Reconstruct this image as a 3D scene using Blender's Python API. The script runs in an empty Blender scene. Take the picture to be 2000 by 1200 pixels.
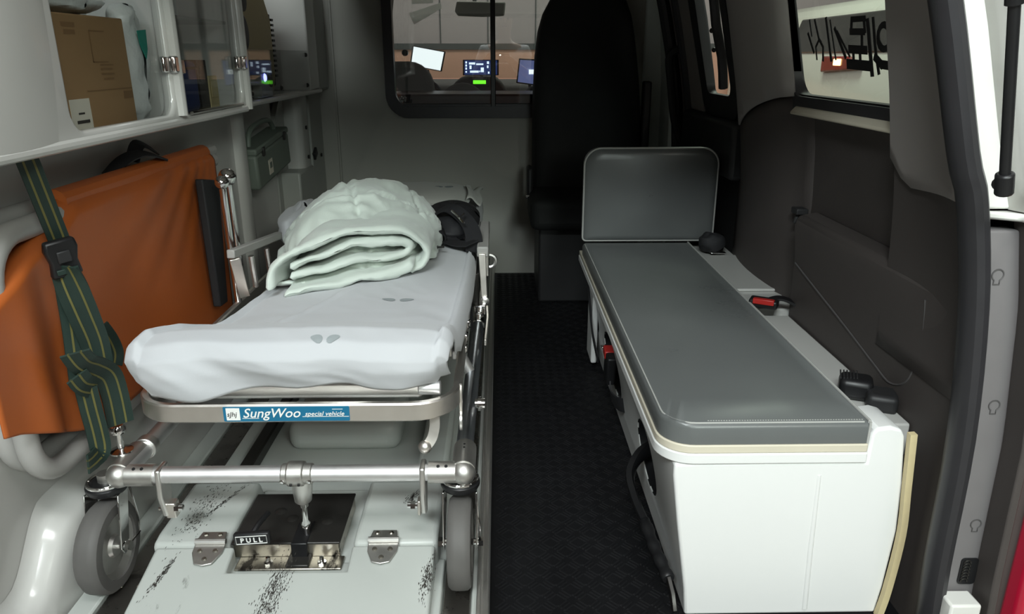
import bpy, bmesh, math, random
from mathutils import Vector, Matrix, noise
random.seed(7)
PI = math.pi
scene = bpy.context.scene
COL = scene.collection

# ------------------------------------------------------------------ camera
FPX = 1450.0
CAM_Z = 1.0
PITCH = math.atan(490 / FPX)
YAW = math.atan(27 / (FPX / math.cos(PITCH)))
cam_data = bpy.data.cameras.new('camera')
cam = bpy.data.objects.new('camera', cam_data)
COL.objects.link(cam)
cam_data.sensor_width = 36.0
cam_data.lens = FPX / 2000 * 36.0
cam_data.clip_start = 0.02
cam.location = (0, 0, CAM_Z)
cam.rotation_euler = (PI / 2 - PITCH, 0, -YAW)
scene.camera = cam

# ------------------------------------------------------------------ view, world, lights
vs = scene.view_settings
vs.view_transform = 'Standard'
vs.look = 'None'
vs.gamma = 1.0
vs.use_curve_mapping = False
vs.exposure = 0.0
world = bpy.data.worlds.new('night_garage')
scene.world = world
world.use_nodes = True
bg = world.node_tree.nodes['Background']
bg.inputs[0].default_value = (0.80, 0.95, 0.92, 1)
bg.inputs[1].default_value = 0.02


def area_light(name, loc, target, size, size_y, power, color):
    ld = bpy.data.lights.new(name, 'AREA')
    ld.shape = 'RECTANGLE'
    ld.size = size
    ld.size_y = size_y
    ld.energy = power
    ld.color = color
    o = bpy.data.objects.new(name, ld)
    COL.objects.link(o)
    o.location = loc
    o.rotation_euler = (Vector(target) - Vector(loc)).to_track_quat('-Z', 'Y').to_euler()
    return o


# garage ceiling lamps: one almost over the open tailgate, others further off; back and right are added fills
area_light('garage_lamp_over', (0.2, -0.35, 2.75), (0.2, 1.2, 0.2), 1.1, 0.5, 28, (0.98, 0.99, 1.0))
area_light('added_fill_back', (0.95, -4.5, 1.9), (0.6, 3.4, 0.9), 0.9, 0.6, 34, (0.88, 1.0, 0.95))  # added frontal fill to brighten the bulkhead end
area_light('garage_lamp_near', (-0.55, -1.5, 2.65), (0.2, 1.3, 0.4), 1.1, 0.5, 100, (0.90, 0.99, 0.985))
area_light('added_fill_right', (1.08, -1.6, 2.05), (0.72, 3.4, 0.9), 0.6, 0.4, 34, (0.86, 1.0, 0.92))  # added fill aimed at the strip beside the attendant seat
area_light('garage_lamp_behind', (1.45, -2.4, 2.5), (0.5, 1.4, 0.6), 1.4, 0.5, 42, (1.0, 0.90, 0.82))
area_light('garage_lamp_side', (1.55, 4.6, 3.2), (2.2, 4.6, 0.4), 1.6, 0.6, 60, (0.90, 1.0, 0.86))
area_light('garage_lamp_front', (-0.2, 5.8, 3.1), (0.0, 6.5, 0.0), 2.4, 0.8, 48, (1.0, 0.86, 0.80))

# ------------------------------------------------------------------ picture to place
_f = Vector((math.sin(YAW) * math.cos(PITCH), math.cos(YAW) * math.cos(PITCH), -math.sin(PITCH)))
_r = Vector((math.cos(YAW), -math.sin(YAW), 0))
_u = _r.cross(_f)
_c = Vector((0, 0, CAM_Z))


def _ray(x, y):
    return _f + _r * ((x - 1000) / FPX) + _u * ((600 - y) / FPX)


def on_y(x, y, v):
    d = _ray(x, y)
    return _c + d * (v / d.y)


def on_x(x, y, v):
    d = _ray(x, y)
    return _c + d * (v / d.x)


def on_z(x, y, v):
    d = _ray(x, y)
    return _c + d * ((v - CAM_Z) / d.z)


# ------------------------------------------------------------------ materials
def srgb(r, g, b):
    return tuple(((c / 255) / 12.92 if c / 255 <= 0.04045 else ((c / 255 + 0.055) / 1.055) ** 2.4) for c in (r, g, b))


def mat(name, col, rough=0.5, metal=0.0, spec=0.5, bump=None, vary=None, coat=0.0, emit=None, dirt=None, trans=0.0, alpha=1.0, sheen=0.0, ior=1.45):
    """bump=(scale, strength, distance); vary=(scale, amount); dirt=(scale, colour, threshold)"""
    m = bpy.data.materials.new(name)
    m.use_nodes = True
    nt = m.node_tree
    p = nt.nodes['Principled BSDF']
    p.inputs['Base Color'].default_value = (*col, 1)
    p.inputs['Roughness'].default_value = rough
    p.inputs['Metallic'].default_value = metal
    p.inputs['Specular IOR Level'].default_value = spec
    p.inputs['IOR'].default_value = ior
    p.inputs['Coat Weight'].default_value = coat
    p.inputs['Coat Roughness'].default_value = 0.08
    p.inputs['Transmission Weight'].default_value = trans
    p.inputs['Alpha'].default_value = alpha
    p.inputs['Sheen Weight'].default_value = sheen
    if emit:
        p.inputs['Emission Color'].default_value = (*emit[0], 1)
        p.inputs['Emission Strength'].default_value = emit[1]
    tc = nt.nodes.new('ShaderNodeTexCoord')
    last = None
    if vary:
        n = nt.nodes.new('ShaderNodeTexNoise')
        n.inputs['Scale'].default_value = vary[0]
        n.inputs['Detail'].default_value = 5
        nt.links.new(tc.outputs['Object'], n.inputs['Vector'])
        mx = nt.nodes.new('ShaderNodeMix')
        mx.data_type = 'RGBA'
        a = vary[1]
        mx.inputs['A'].default_value = (*[c * (1 - a) for c in col], 1)
        mx.inputs['B'].default_value = (*[min(1, c * (1 + a)) for c in col], 1)
        nt.links.new(n.outputs['Fac'], mx.inputs['Factor'])
        last = mx.outputs['Result']
        rr = nt.nodes.new('ShaderNodeMapRange')
        rr.inputs['To Min'].default_value = max(0.02, rough - 0.07)
        rr.inputs['To Max'].default_value = min(1, rough + 0.07)
        nt.links.new(n.outputs['Fac'], rr.inputs['Value'])
        nt.links.new(rr.outputs['Result'], p.inputs['Roughness'])
    if dirt:
        n = nt.nodes.new('ShaderNodeTexNoise')
        n.inputs['Scale'].default_value = dirt[0]
        n.inputs['Detail'].default_value = 8
        n.inputs['Roughness'].default_value = 0.7
        mp = nt.nodes.new('ShaderNodeMapping')
        mp.inputs['Scale'].default_value = (1.0, 0.35, 1.0)
        nt.links.new(tc.outputs['Object'], mp.inputs['Vector'])
        nt.links.new(mp.outputs['Vector'], n.inputs['Vector'])
        r = nt.nodes.new('ShaderNodeMapRange')
        r.inputs['From Min'].default_value = dirt[2]
        r.inputs['From Max'].default_value = dirt[2] + 0.08
        nt.links.new(n.outputs['Fac'], r.inputs['Value'])
        mx = nt.nodes.new('ShaderNodeMix')
        mx.data_type = 'RGBA'
        if last:
            nt.links.new(last, mx.inputs['A'])
        else:
            mx.inputs['A'].default_value = (*col, 1)
        mx.inputs['B'].default_value = (*dirt[1], 1)
        nt.links.new(r.outputs['Result'], mx.inputs['Factor'])
        last = mx.outputs['Result']
    if last:
        nt.links.new(last, p.inputs['Base Color'])
    if bump:
        n = nt.nodes.new('ShaderNodeTexNoise')
        n.inputs['Scale'].default_value = bump[0]
        n.inputs['Detail'].default_value = 4
        nt.links.new(tc.outputs['Object'], n.inputs['Vector'])
        b = nt.nodes.new('ShaderNodeBump')
        b.inputs['Strength'].default_value = bump[1]
        b.inputs['Distance'].default_value = bump[2]
        nt.links.new(n.outputs['Fac'], b.inputs['Height'])
        nt.links.new(b.outputs['Normal'], p.inputs['Normal'])
    return m


def glass_mat(name, tint, gloss_ior=1.5, dark=0.0, rough=0.0):
    m = bpy.data.materials.new(name)
    m.use_nodes = True
    nt = m.node_tree
    for n in list(nt.nodes):
        nt.nodes.remove(n)
    out = nt.nodes.new('ShaderNodeOutputMaterial')
    tr = nt.nodes.new('ShaderNodeBsdfTransparent')
    tr.inputs[0].default_value = (*tint, 1)
    gl = nt.nodes.new('ShaderNodeBsdfGlossy')
    gl.inputs['Roughness'].default_value = rough
    fr = nt.nodes.new('ShaderNodeFresnel')
    # same reflection on both faces: undo the node's inside/outside switch
    ge = nt.nodes.new('ShaderNodeNewGeometry')
    mr = nt.nodes.new('ShaderNodeMapRange')
    mr.inputs['To Min'].default_value = gloss_ior
    mr.inputs['To Max'].default_value = 1 / gloss_ior
    nt.links.new(ge.outputs['Backfacing'], mr.inputs['Value'])
    nt.links.new(mr.outputs['Result'], fr.inputs['IOR'])
    mx = nt.nodes.new('ShaderNodeMixShader')
    nt.links.new(fr.outputs[0], mx.inputs[0])
    nt.links.new(tr.outputs[0], mx.inputs[1])
    nt.links.new(gl.outputs[0], mx.inputs[2])
    nt.links.new(mx.outputs[0], out.inputs[0])
    return m


def thin_paper(name, col):
    m = mat(name, col, 0.8, vary=(20, 0.04))
    nt = m.node_tree
    p = nt.nodes['Principled BSDF']
    tl_ = nt.nodes.new('ShaderNodeBsdfTranslucent')
    tl_.inputs[0].default_value = (*col, 1)
    mx = nt.nodes.new('ShaderNodeMixShader')
    mx.inputs[0].default_value = 0.5
    nt.links.new(p.outputs[0], mx.inputs[1])
    nt.links.new(tl_.outputs[0], mx.inputs[2])
    nt.links.new(mx.outputs[0], nt.nodes['Material Output'].inputs[0])
    return m


M = {}
M['thin_paper'] = thin_paper('thin white paper', (0.85, 0.85, 0.85))
M['gelcoat'] = mat('white gelcoat', (0.55, 0.545, 0.52), 0.20, coat=0.3, vary=(3, 0.03), bump=(60, 0.04, 0.002))
M['gelcoat_worn'] = mat('scuffed white gelcoat', (0.47, 0.49, 0.465), 0.35, vary=(5, 0.05), dirt=(9, (0.10, 0.10, 0.09), 0.66), bump=(40, 0.06, 0.002))
M['bench_white'] = mat('bench white', (0.78, 0.78, 0.77), 0.30, vary=(4, 0.02), dirt=(14, (0.35, 0.33, 0.29), 0.74), bump=(30, 0.04, 0.002))
M['cream_edge'] = mat('cream edge trim', (0.62, 0.57, 0.46), 0.4, vary=(20, 0.06))
M['sealant'] = mat('yellowed sealant', (0.66, 0.55, 0.32), 0.5, vary=(40, 0.08), bump=(50, 0.2, 0.002))
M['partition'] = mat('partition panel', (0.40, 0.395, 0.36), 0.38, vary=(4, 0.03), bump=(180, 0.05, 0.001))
M['painted_light_trim'] = mat('painted light trim', (0.74, 0.80, 0.77), 0.4, vary=(4, 0.03))  # light on the strip beside the seat is put into this colour
M['lining'] = mat('pale headlining', (0.55, 0.53, 0.49), 0.8, bump=(200, 0.1, 0.001))
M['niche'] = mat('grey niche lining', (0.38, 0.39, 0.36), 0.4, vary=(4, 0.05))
M['pillar'] = mat('grey pillar plastic', (0.255, 0.235, 0.225), 0.55, bump=(500, 0.15, 0.0006), vary=(30, 0.04))
M['darktrim'] = mat('dark grey trim plastic', (0.062, 0.053, 0.050), 0.6, bump=(450, 0.2, 0.0008), vary=(20, 0.06))
M['blacktrim'] = mat('black door trim', (0.022, 0.022, 0.023), 0.5, bump=(400, 0.15, 0.0006), vary=(20, 0.08))
M['rubber_seal'] = mat('rubber seal', (0.026, 0.025, 0.028), 0.42, vary=(30, 0.1))
M['rubber'] = mat('caster rubber', (0.105, 0.10, 0.095), 0.62, vary=(40, 0.12), bump=(150, 0.1, 0.001))
M['floor_rubber'] = mat('black rubber floor', (0.007, 0.007, 0.008), 0.48, spec=0.3, vary=(12, 0.25), bump=(300, 0.15, 0.001))
M['vinyl'] = mat('grey vinyl', (0.125, 0.132, 0.131), 0.30, vary=(9, 0.06), bump=(350, 0.12, 0.0008))
M['vinyl_pipe'] = mat('pale piping', (0.42, 0.42, 0.40), 0.4, vary=(30, 0.05))
M['seat_black'] = mat('black seat fabric', (0.010, 0.011, 0.011), 0.75, bump=(700, 0.2, 0.0008), vary=(20, 0.1))
M['seat_grey'] = mat('grey cab seat', (0.17, 0.185, 0.18), 0.7, bump=(600, 0.2, 0.0008), vary=(15, 0.08))
M['black'] = mat('black plastic', (0.010, 0.010, 0.011), 0.4, vary=(30, 0.15))
M['webbing'] = mat('black webbing', (0.016, 0.016, 0.018), 0.7, bump=(600, 0.3, 0.0008), vary=(40, 0.15))
M['red_plastic'] = mat('red buckle plastic', (0.42, 0.022, 0.018), 0.4, vary=(40, 0.06))
M['alu'] = mat('brushed aluminium', (0.76, 0.745, 0.72), 0.40, metal=1.0, vary=(60, 0.05), bump=(200, 0.04, 0.0005))
M['alu_tube'] = mat('satin aluminium tube', (0.80, 0.79, 0.79), 0.50, metal=1.0, vary=(40, 0.04))
M['alu_polish'] = mat('polished aluminium band', (0.84, 0.80, 0.75), 0.38, metal=1.0, vary=(50, 0.04))
M['cast'] = mat('cast aluminium', (0.60, 0.585, 0.56), 0.44, metal=1.0, vary=(45, 0.10), bump=(120, 0.12, 0.001))
M['chrome'] = mat('chrome', (0.80, 0.79, 0.78), 0.07, metal=1.0, vary=(30, 0.03))
M['chrome_dark'] = mat('dark chromed tube', (0.48, 0.51, 0.56), 0.33, metal=1.0, vary=(30, 0.05))
M['steel_track'] = mat('steel track', (0.42, 0.40, 0.38), 0.28, metal=1.0, vary=(25, 0.14), bump=(60, 0.06, 0.001))
M['steel_dirty'] = mat('grimy steel', (0.42, 0.39, 0.34), 0.36, metal=1.0, vary=(30, 0.2), dirt=(22, (0.05, 0.045, 0.04), 0.56), bump=(80, 0.2, 0.001))
M['black_plate'] = mat('black steel plate', (0.03, 0.028, 0.026), 0.32, metal=0.4, vary=(18, 0.3), bump=(50, 0.06, 0.001))
M['grey_tube'] = mat('grey painted tube', (0.37, 0.36, 0.345), 0.38, vary=(25, 0.05))
M['orange'] = mat('orange coated fabric', (0.43, 0.105, 0.022), 0.42, vary=(6, 0.07), bump=(25, 0.12, 0.004))
M['sheet'] = mat('white cotton sheet', (0.50, 0.51, 0.53), 0.85, bump=(500, 0.15, 0.0006), sheen=0.2, vary=(8, 0.02))
M['print_grey'] = mat('grey print', (0.30, 0.33, 0.34), 0.85, vary=(60, 0.05))
M['blanket'] = mat('pale mint quilt', (0.58, 0.64, 0.585), 0.88, bump=(240, 0.25, 0.0012), sheen=0.3, vary=(12, 0.03))
M['case_cloth'] = mat('pillow case', (0.58, 0.59, 0.56), 0.85, bump=(300, 0.15, 0.0008), sheen=0.2, vary=(10, 0.03))
M['strap_green'] = mat('dark green strap', (0.013, 0.028, 0.022), 0.6, bump=(500, 0.3, 0.0008), vary=(50, 0.15))
M['strap_yellow'] = mat('yellow stripe', (0.12, 0.11, 0.032), 0.6, bump=(500, 0.3, 0.0008), vary=(50, 0.1))
M['cardboard'] = mat('brown cardboard', (0.33, 0.20, 0.095), 0.75, vary=(10, 0.06), bump=(90, 0.08, 0.001))
M['card_print'] = mat('faint box print', (0.235, 0.135, 0.062), 0.75, vary=(40, 0.1))
M['paper'] = mat('white paper label', (0.68, 0.64, 0.54), 0.7, vary=(20, 0.03))
M['ink'] = mat('dark ink', (0.05, 0.045, 0.04), 0.6, vary=(40, 0.1))
M['polybag'] = mat('white plastic bag', (0.62, 0.64, 0.63), 0.3, vary=(9, 0.08), bump=(18, 0.5, 0.02))
M['green_print'] = mat('green print', (0.02, 0.26, 0.20), 0.5, vary=(20, 0.08))
M['navy'] = mat('navy blue fabric', (0.022, 0.034, 0.115), 0.6, vary=(15, 0.1), bump=(200, 0.15, 0.001))
M['beige'] = mat('beige device plastic', (0.50, 0.42, 0.225), 0.45, vary=(10, 0.05))
M['green_case'] = mat('grey green case', (0.155, 0.185, 0.155), 0.5, vary=(12, 0.08), bump=(80, 0.1, 0.001))
M['body_white'] = mat('white car paint', (0.74, 0.735, 0.70), 0.25, coat=0.6, vary=(5, 0.02))
M['grey_cover'] = mat('grey sill cover', (0.165, 0.155, 0.157), 0.5, vary=(25, 0.06), bump=(350, 0.12, 0.0006))
M['cover_line'] = mat('cover joint', (0.085, 0.08, 0.08), 0.6, vary=(30, 0.1))
M['lamp_red'] = mat('red lamp lens', (0.40, 0.010, 0.03), 0.12, coat=0.6, vary=(20, 0.05), emit=((1.0, 0.02, 0.10), 0.10))
M['sticker_blue'] = mat('blue sticker', (0.010, 0.14, 0.26), 0.35, vary=(30, 0.06))
M['white_ink'] = mat('white lettering', (0.80, 0.80, 0.78), 0.5, vary=(40, 0.03))
M['black_ink'] = mat('black film lettering', (0.010, 0.010, 0.011), 0.5, vary=(40, 0.1))
M['glass'] = glass_mat('clear glass', (0.90, 0.91, 0.92), 1.8)
M['side_glass'] = glass_mat('side window glass', (0.80, 0.85, 0.82), 1.5)
M['acrylic'] = glass_mat('clear acrylic', (0.93, 0.94, 0.94), 1.35)
M['screen_white'] = mat('white screen', (0.8, 0.85, 0.85), 0.3, emit=((0.90, 1.0, 0.98), 1.3), vary=(30, 0.05))
M['screen_dark'] = mat('navigation screen', (0.01, 0.02, 0.06), 0.2, emit=((0.05, 0.10, 0.35), 0.35), vary=(30, 0.2))
M['screen_icons'] = mat('screen icons', (0.6, 0.8, 1.0), 0.3, emit=((0.70, 0.85, 1.0), 1.6), vary=(30, 0.1))
M['screen_blue'] = mat('blue tablet screen', (0.10, 0.13, 0.3), 0.3, emit=((0.22, 0.27, 0.55), 0.45), vary=(12, 0.2))
M['green_led'] = mat('green display', (0.1, 0.8, 0.05), 0.4, emit=((0.18, 1.0, 0.03), 1.5), vary=(60, 0.1))
M['dash'] = mat('grey dashboard', (0.085, 0.09, 0.09), 0.6, vary=(15, 0.08), bump=(300, 0.1, 0.0008))
M['wall_grey'] = mat('garage wall upper', (0.42, 0.385, 0.38), 0.7, vary=(2, 0.05))
M['wall_salmon'] = mat('garage wall lower', (0.74, 0.42, 0.31), 0.7, vary=(2, 0.05))
M['wall_front'] = mat('garage wall beyond windscreen', (0.44, 0.385, 0.39), 0.7, vary=(2, 0.05))
M['concrete'] = mat('garage floor', (0.38, 0.36, 0.33), 0.5, vary=(2, 0.15), bump=(20, 0.1, 0.004))
M['van_white'] = mat('neighbour van paint', (0.60, 0.62, 0.55), 0.28, coat=0.5, vary=(2, 0.03))
M['van_glass'] = mat('neighbour van glass', (0.018, 0.022, 0.020), 0.08, vary=(5, 0.1))
M['lamp_amber'] = mat('lit amber lamp', (0.8, 0.45, 0.1), 0.3, emit=((1.0, 0.62, 0.22), 6.0), vary=(30, 0.1))
M['tail_red'] = mat('dark red tail lamp', (0.20, 0.015, 0.012), 0.2, vary=(40, 0.15))
M['skin'] = mat('skin', (0.45, 0.27, 0.19), 0.5, vary=(20, 0.05), bump=(200, 0.05, 0.001))
M['hair'] = mat('dark hair', (0.02, 0.016, 0.014), 0.5, vary=(60, 0.3), bump=(200, 0.5, 0.003))
M['shirt'] = mat('white shirt', (0.70, 0.69, 0.68), 0.85, vary=(10, 0.03), bump=(30, 0.2, 0.004))
M['vest'] = mat('brown vest', (0.16, 0.075, 0.06), 0.85, vary=(10, 0.06), bump=(30, 0.2, 0.004))
M['trousers'] = mat('dark trousers', (0.03, 0.032, 0.04), 0.85, vary=(10, 0.1))
M['flash'] = mat('phone flash', (1, 1, 1), 0.3, emit=((1.0, 0.93, 0.80), 26.0), vary=(30, 0.01))


# ------------------------------------------------------------------ mesh helpers
class MB:
    def __init__(self):
        self.v = []
        self.f = []

    def add(self, vs, fs):
        b = len(self.v)
        self.v += [tuple(p) for p in vs]
        self.f += [tuple(i + b for i in q) for q in fs]
        return self

    def box(self, c, s, rot=None):
        hx, hy, hz = s[0] / 2, s[1] / 2, s[2] / 2
        c = Vector(c)
        vs = [Vector((x * hx, y * hy, z * hz)) for x in (-1, 1) for y in (-1, 1) for z in (-1, 1)]
        if rot is not None:
            vs = [rot @ p for p in vs]
        return self.add([p + c for p in vs], [(0, 1, 3, 2), (4, 6, 7, 5), (0, 4, 5, 1), (2, 3, 7, 6), (0, 2, 6, 4), (1, 5, 7, 3)])

    def bb(self, x0, x1, y0, y1, z0, z1):
        return self.box(((x0 + x1) / 2, (y0 + y1) / 2, (z0 + z1) / 2), (x1 - x0, y1 - y0, z1 - z0))

    def sweep(self, path, prof, closed=False, up=None, cap=True, prof_closed=True, scales=None):
        """prof: list of (a,b) in the plane across the path (a along side, b along up)"""
        P = [Vector(p) for p in path]
        n = len(P)
        m = len(prof)
        vs = []
        prev = None
        for i in range(n):
            if closed:
                t = P[(i + 1) % n] - P[i - 1]
            elif i == 0:
                t = P[1] - P[0]
            elif i == n - 1:
                t = P[-1] - P[-2]
            else:
                t = (P[i + 1] - P[i]).normalized() + (P[i] - P[i - 1]).normalized()
            t.normalize()
            if up is not None:
                u0 = Vector(up[i] if isinstance(up, list) else up)
                s = t.cross(u0)
                if s.length < 1e-5:
                    s = t.orthogonal()
                s.normalize()
                u = s.cross(t).normalized()
            else:
                if prev is None:
                    u = t.orthogonal().normalized()
                else:
                    u = (prev - t * prev.dot(t)).normalized()
                prev = u
                s = t.cross(u)
            k = scales[i] if scales else 1.0
            vs += [P[i] + s * (a * k) + u * (b * k) for a, b in prof]
        fs = []
        for i in range(n if closed else n - 1):
            j = (i + 1) % n
            for k in range(m if prof_closed else m - 1):
                l = (k + 1) % m
                fs.append((i * m + k, i * m + l, j * m + l, j * m + k))
        if cap and not closed and prof_closed:
            fs.append(tuple(reversed(range(m))))
            fs.append(tuple((n - 1) * m + k for k in range(m)))
        return self.add(vs, fs)

    def tube(self, path, r, n=12, closed=False, scales=None):
        return self.sweep(path, [(r * math.cos(2 * PI * k / n), r * math.sin(2 * PI * k / n)) for k in range(n)], closed, scales=scales)

    def cyl(self, a, b, r, n=16):
        return self.tube([a, b], r, n)

    def lathe(self, prof, c=(0, 0, 0), axis=(0, 0, 1), n=20):
        """prof: list of (radius, height along axis)"""
        q = Vector((0, 0, 1)).rotation_difference(Vector(axis))
        c = Vector(c)
        m = len(prof)
        vs = []
        for k in range(n):
            a = 2 * PI * k / n
            vs += [c + q @ Vector((r * math.cos(a), r * math.sin(a), h)) for r, h in prof]
        fs = []
        for k in range(n):
            l = (k + 1) % n
            for i in range(m - 1):
                fs.append((k * m + i, l * m + i, l * m + i + 1, k * m + i + 1))
        if prof[0][0] > 1e-6:
            fs.append(tuple(reversed([k * m for k in range(n)])))
        if prof[-1][0] > 1e-6:
            fs.append(tuple(k * m + m - 1 for k in range(n)))
        return self.add(vs, fs)

    def prism(self, poly, d, fn=None):
        """poly: 3-D outline points, d: extrusion vector"""
        P = [Vector(p) for p in poly]
        d = Vector(d)
        n = len(P)
        fs = [tuple(range(n)), tuple(reversed(range(n, 2 * n)))]
        for i in range(n):
            j = (i + 1) % n
            fs.append((i, i + n, j + n, j))
        return self.add(P + [p + d for p in P], fs)

    def grid(self, nu, nv, fn, wrap=False):
        vs = [fn(i / nu, j / nv) for j in range(nv + 1) for i in range(nu + 1)]
        w = nu + 1
        return self.add(vs, [(j * w + i, j * w + i + 1, (j + 1) * w + i + 1, (j + 1) * w + i) for j in range(nv) for i in range(nu)])

    def ball(self, c, r, n=14):
        return self.lathe([(r * math.sin(PI * i / (n // 2 + 2)), -r * math.cos(PI * i / (n // 2 + 2))) for i in range(n // 2 + 3)], c, (0, 0, 1), n)

    def mesh(self, name, smooth=30):
        me = bpy.data.meshes.new(name)
        me.from_pydata(self.v, [], self.f)
        bm = bmesh.new()
        bm.from_mesh(me)
        bmesh.ops.remove_doubles(bm, verts=bm.verts, dist=1e-6)
        bmesh.ops.recalc_face_normals(bm, faces=bm.faces)
        if smooth:
            lim = math.radians(smooth)
            for f in bm.faces:
                f.smooth = True
            for e in bm.edges:
                if len(e.link_faces) == 2:
                    e.smooth = e.calc_face_angle(0) < lim
        bm.to_mesh(me)
        bm.free()
        return me


def link(o, parent):
    COL.objects.link(o)
    if parent is not None:
        o.parent = parent
        o.matrix_parent_inverse = parent_inv(parent)
    return o


def parent_inv(p):
    m = Matrix.LocRotScale(p.location, p.rotation_euler, p.scale)
    q = p
    if p.parent is not None:
        return (parent_inv(p.parent).inverted() @ p.matrix_parent_inverse @ m).inverted()
    return m.inverted()


def obj(name, mb, material, parent=None, smooth=30, bevel=0.0, seg=2, solid=0.0, sub=0):
    me = mb.mesh(name, smooth)
    me.materials.append(M[material])
    o = bpy.data.objects.new(name, me)
    if solid:
        md = o.modifiers.new('thick', 'SOLIDIFY')
        md.thickness = solid
        md.offset = 0
    if bevel:
        md = o.modifiers.new('bevel', 'BEVEL')
        md.width = bevel
        md.segments = seg
        md.limit_method = 'ANGLE'
        md.angle_limit = math.radians(35)
        md.harden_normals = False
        for f in me.polygons:
            f.use_smooth = True
    if sub:
        md = o.modifiers.new('sub', 'SUBSURF')
        md.levels = sub
        md.render_levels = sub
    return link(o, parent)


def thing(name, label, cat, loc=(0, 0, 0), group=None):
    o = bpy.data.objects.new(name, None)
    o.empty_display_size = 0.05
    o.location = loc
    COL.objects.link(o)
    return tag(o, label, cat, group)


def tag(o, label, cat, group=None):
    o['label'] = label
    o['category'] = cat
    if group:
        o['group'] = group
    return o


def struct(o, label, cat='structure'):
    o['kind'] = 'structure'
    o['label'] = label
    o['category'] = cat
    return o


def empty_struct(name, label, cat, loc=(0, 0, 0)):
    o = bpy.data.objects.new(name, None)
    o.empty_display_size = 0.05
    o.location = loc
    COL.objects.link(o)
    return struct(o, label, cat)


def cut(o, mb):
    """carve the closed shape mb out of o, baked into the mesh"""
    me = mb.mesh('cutter')
    c = bpy.data.objects.new('cutter', me)
    COL.objects.link(c)
    md = o.modifiers.new('cut', 'BOOLEAN')
    md.operation = 'DIFFERENCE'
    md.solver = 'EXACT'
    md.object = c
    bpy.context.view_layer.update()
    dg = bpy.context.evaluated_depsgraph_get()
    new = bpy.data.meshes.new_from_object(o.evaluated_get(dg))
    o.modifiers.clear()
    o.data = new
    bpy.data.objects.remove(c)
    return o


def text_mesh(name, body, size, depth, material, parent, mw, bold_offset=0.0, shear=0.0, align='LEFT', flip=False):
    cu = bpy.data.curves.new(name, 'FONT')
    cu.body = body
    cu.size = size
    cu.extrude = depth
    cu.offset = bold_offset
    cu.shear = shear
    cu.align_x = align
    cu.resolution_u = 3
    t = bpy.data.objects.new(name, cu)
    COL.objects.link(t)
    bpy.context.view_layer.update()
    me = bpy.data.meshes.new_from_object(t.evaluated_get(bpy.context.evaluated_depsgraph_get()))
    bpy.data.objects.remove(t)
    me.transform(mw)
    me.materials.clear()
    me.materials.append(M[material])
    o = bpy.data.objects.new(name, me)
    return link(o, parent)


def arc(c, r, a0, a1, n, ax='xz', sy=1.0):
    out = []
    for i in range(n + 1):
        a = math.radians(a0 + (a1 - a0) * i / n)
        u, v = r * math.cos(a), r * math.sin(a) * sy
        out.append({'xz': (c[0] + u, c[1], c[2] + v), 'xy': (c[0] + u, c[1] + v, c[2]), 'yz': (c[0], c[1] + u, c[2] + v)}[ax])
    return out


def rrect(x0, x1, z0, z1, r, n=5):
    """rounded rectangle outline, list of (a,b)"""
    rs = r if isinstance(r, (list, tuple)) else [r] * 4
    out = []
    for (cx, cz, a0, rr) in ((x1 - rs[0], z1 - rs[0], 0, rs[0]), (x0 + rs[1], z1 - rs[1], 90, rs[1]), (x0 + rs[2], z0 + rs[2], 180, rs[2]), (x1 - rs[3], z0 + rs[3], 270, rs[3])):
        for i in range(n + 1):
            a = math.radians(a0 + 90 * i / n)
            out.append((cx + rr * math.cos(a), cz + rr * math.sin(a)))
    return out


def lerp_table(tab, t):
    if t <= tab[0][0]:
        return tab[0][1]
    for (a, va), (b, vb) in zip(tab, tab[1:]):
        if t <= b:
            k = (t - a) / (b - a)
            return va + (vb - va) * k
    return tab[-1][1]


def smooth_path(pts, n=6, closed=False):
    """Catmull-Rom through the points"""
    P = [Vector(p) for p in pts]
    out = []
    m = len(P)
    for i in range(m if closed else m - 1):
        if closed:
            a, b, c, d = P[i - 1], P[i], P[(i + 1) % m], P[(i + 2) % m]
        else:
            a, b, c, d = P[max(i - 1, 0)], P[i], P[i + 1], P[min(i + 2, m - 1)]
        for k in range(n):
            t = k / n
            out.append(0.5 * ((2 * b) + (c - a) * t + (2 * a - 5 * b + 4 * c - d) * t * t + (3 * b - a - 3 * c + d) * t ** 3))
    if not closed:
        out.append(P[-1])
    return out

# ================================================================== THE VAN SHELL
PY = 3.48          # partition plane
XW = [(-0.1, 0.80), (0.6, 0.80), (0.8, 0.785), (0.92, 0.765), (1.13, 0.72), (1.3, 0.675), (1.44, 0.60)]


def xw(z):
    return lerp_table(XW, z)


def patch(mb, y0, y1, z0, z1, off=0.0, th=0.02, nu=2, nv=8, sgn=1):
    """a piece of the side wall that follows its curve, with thickness"""
    fi = lambda u, v: (sgn * (xw(z0 + (z1 - z0) * v) + off), y0 + (y1 - y0) * u, z0 + (z1 - z0) * v)
    pts_in = [fi(0, j / nv) for j in range(nv + 1)]
    poly = pts_in + [(p[0] + sgn * th, p[1], p[2]) for p in reversed(pts_in)]
    mb.prism(poly, (0, y1 - y0, 0))
    return mb


fl = obj('floor', MB().bb(-0.90, 0.82, 0.99, PY + 0.02, -0.03, 0.0), 'floor_rubber')
struct(fl, 'black rubber floor with raised checker tread in the aisle', 'floor')
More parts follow.
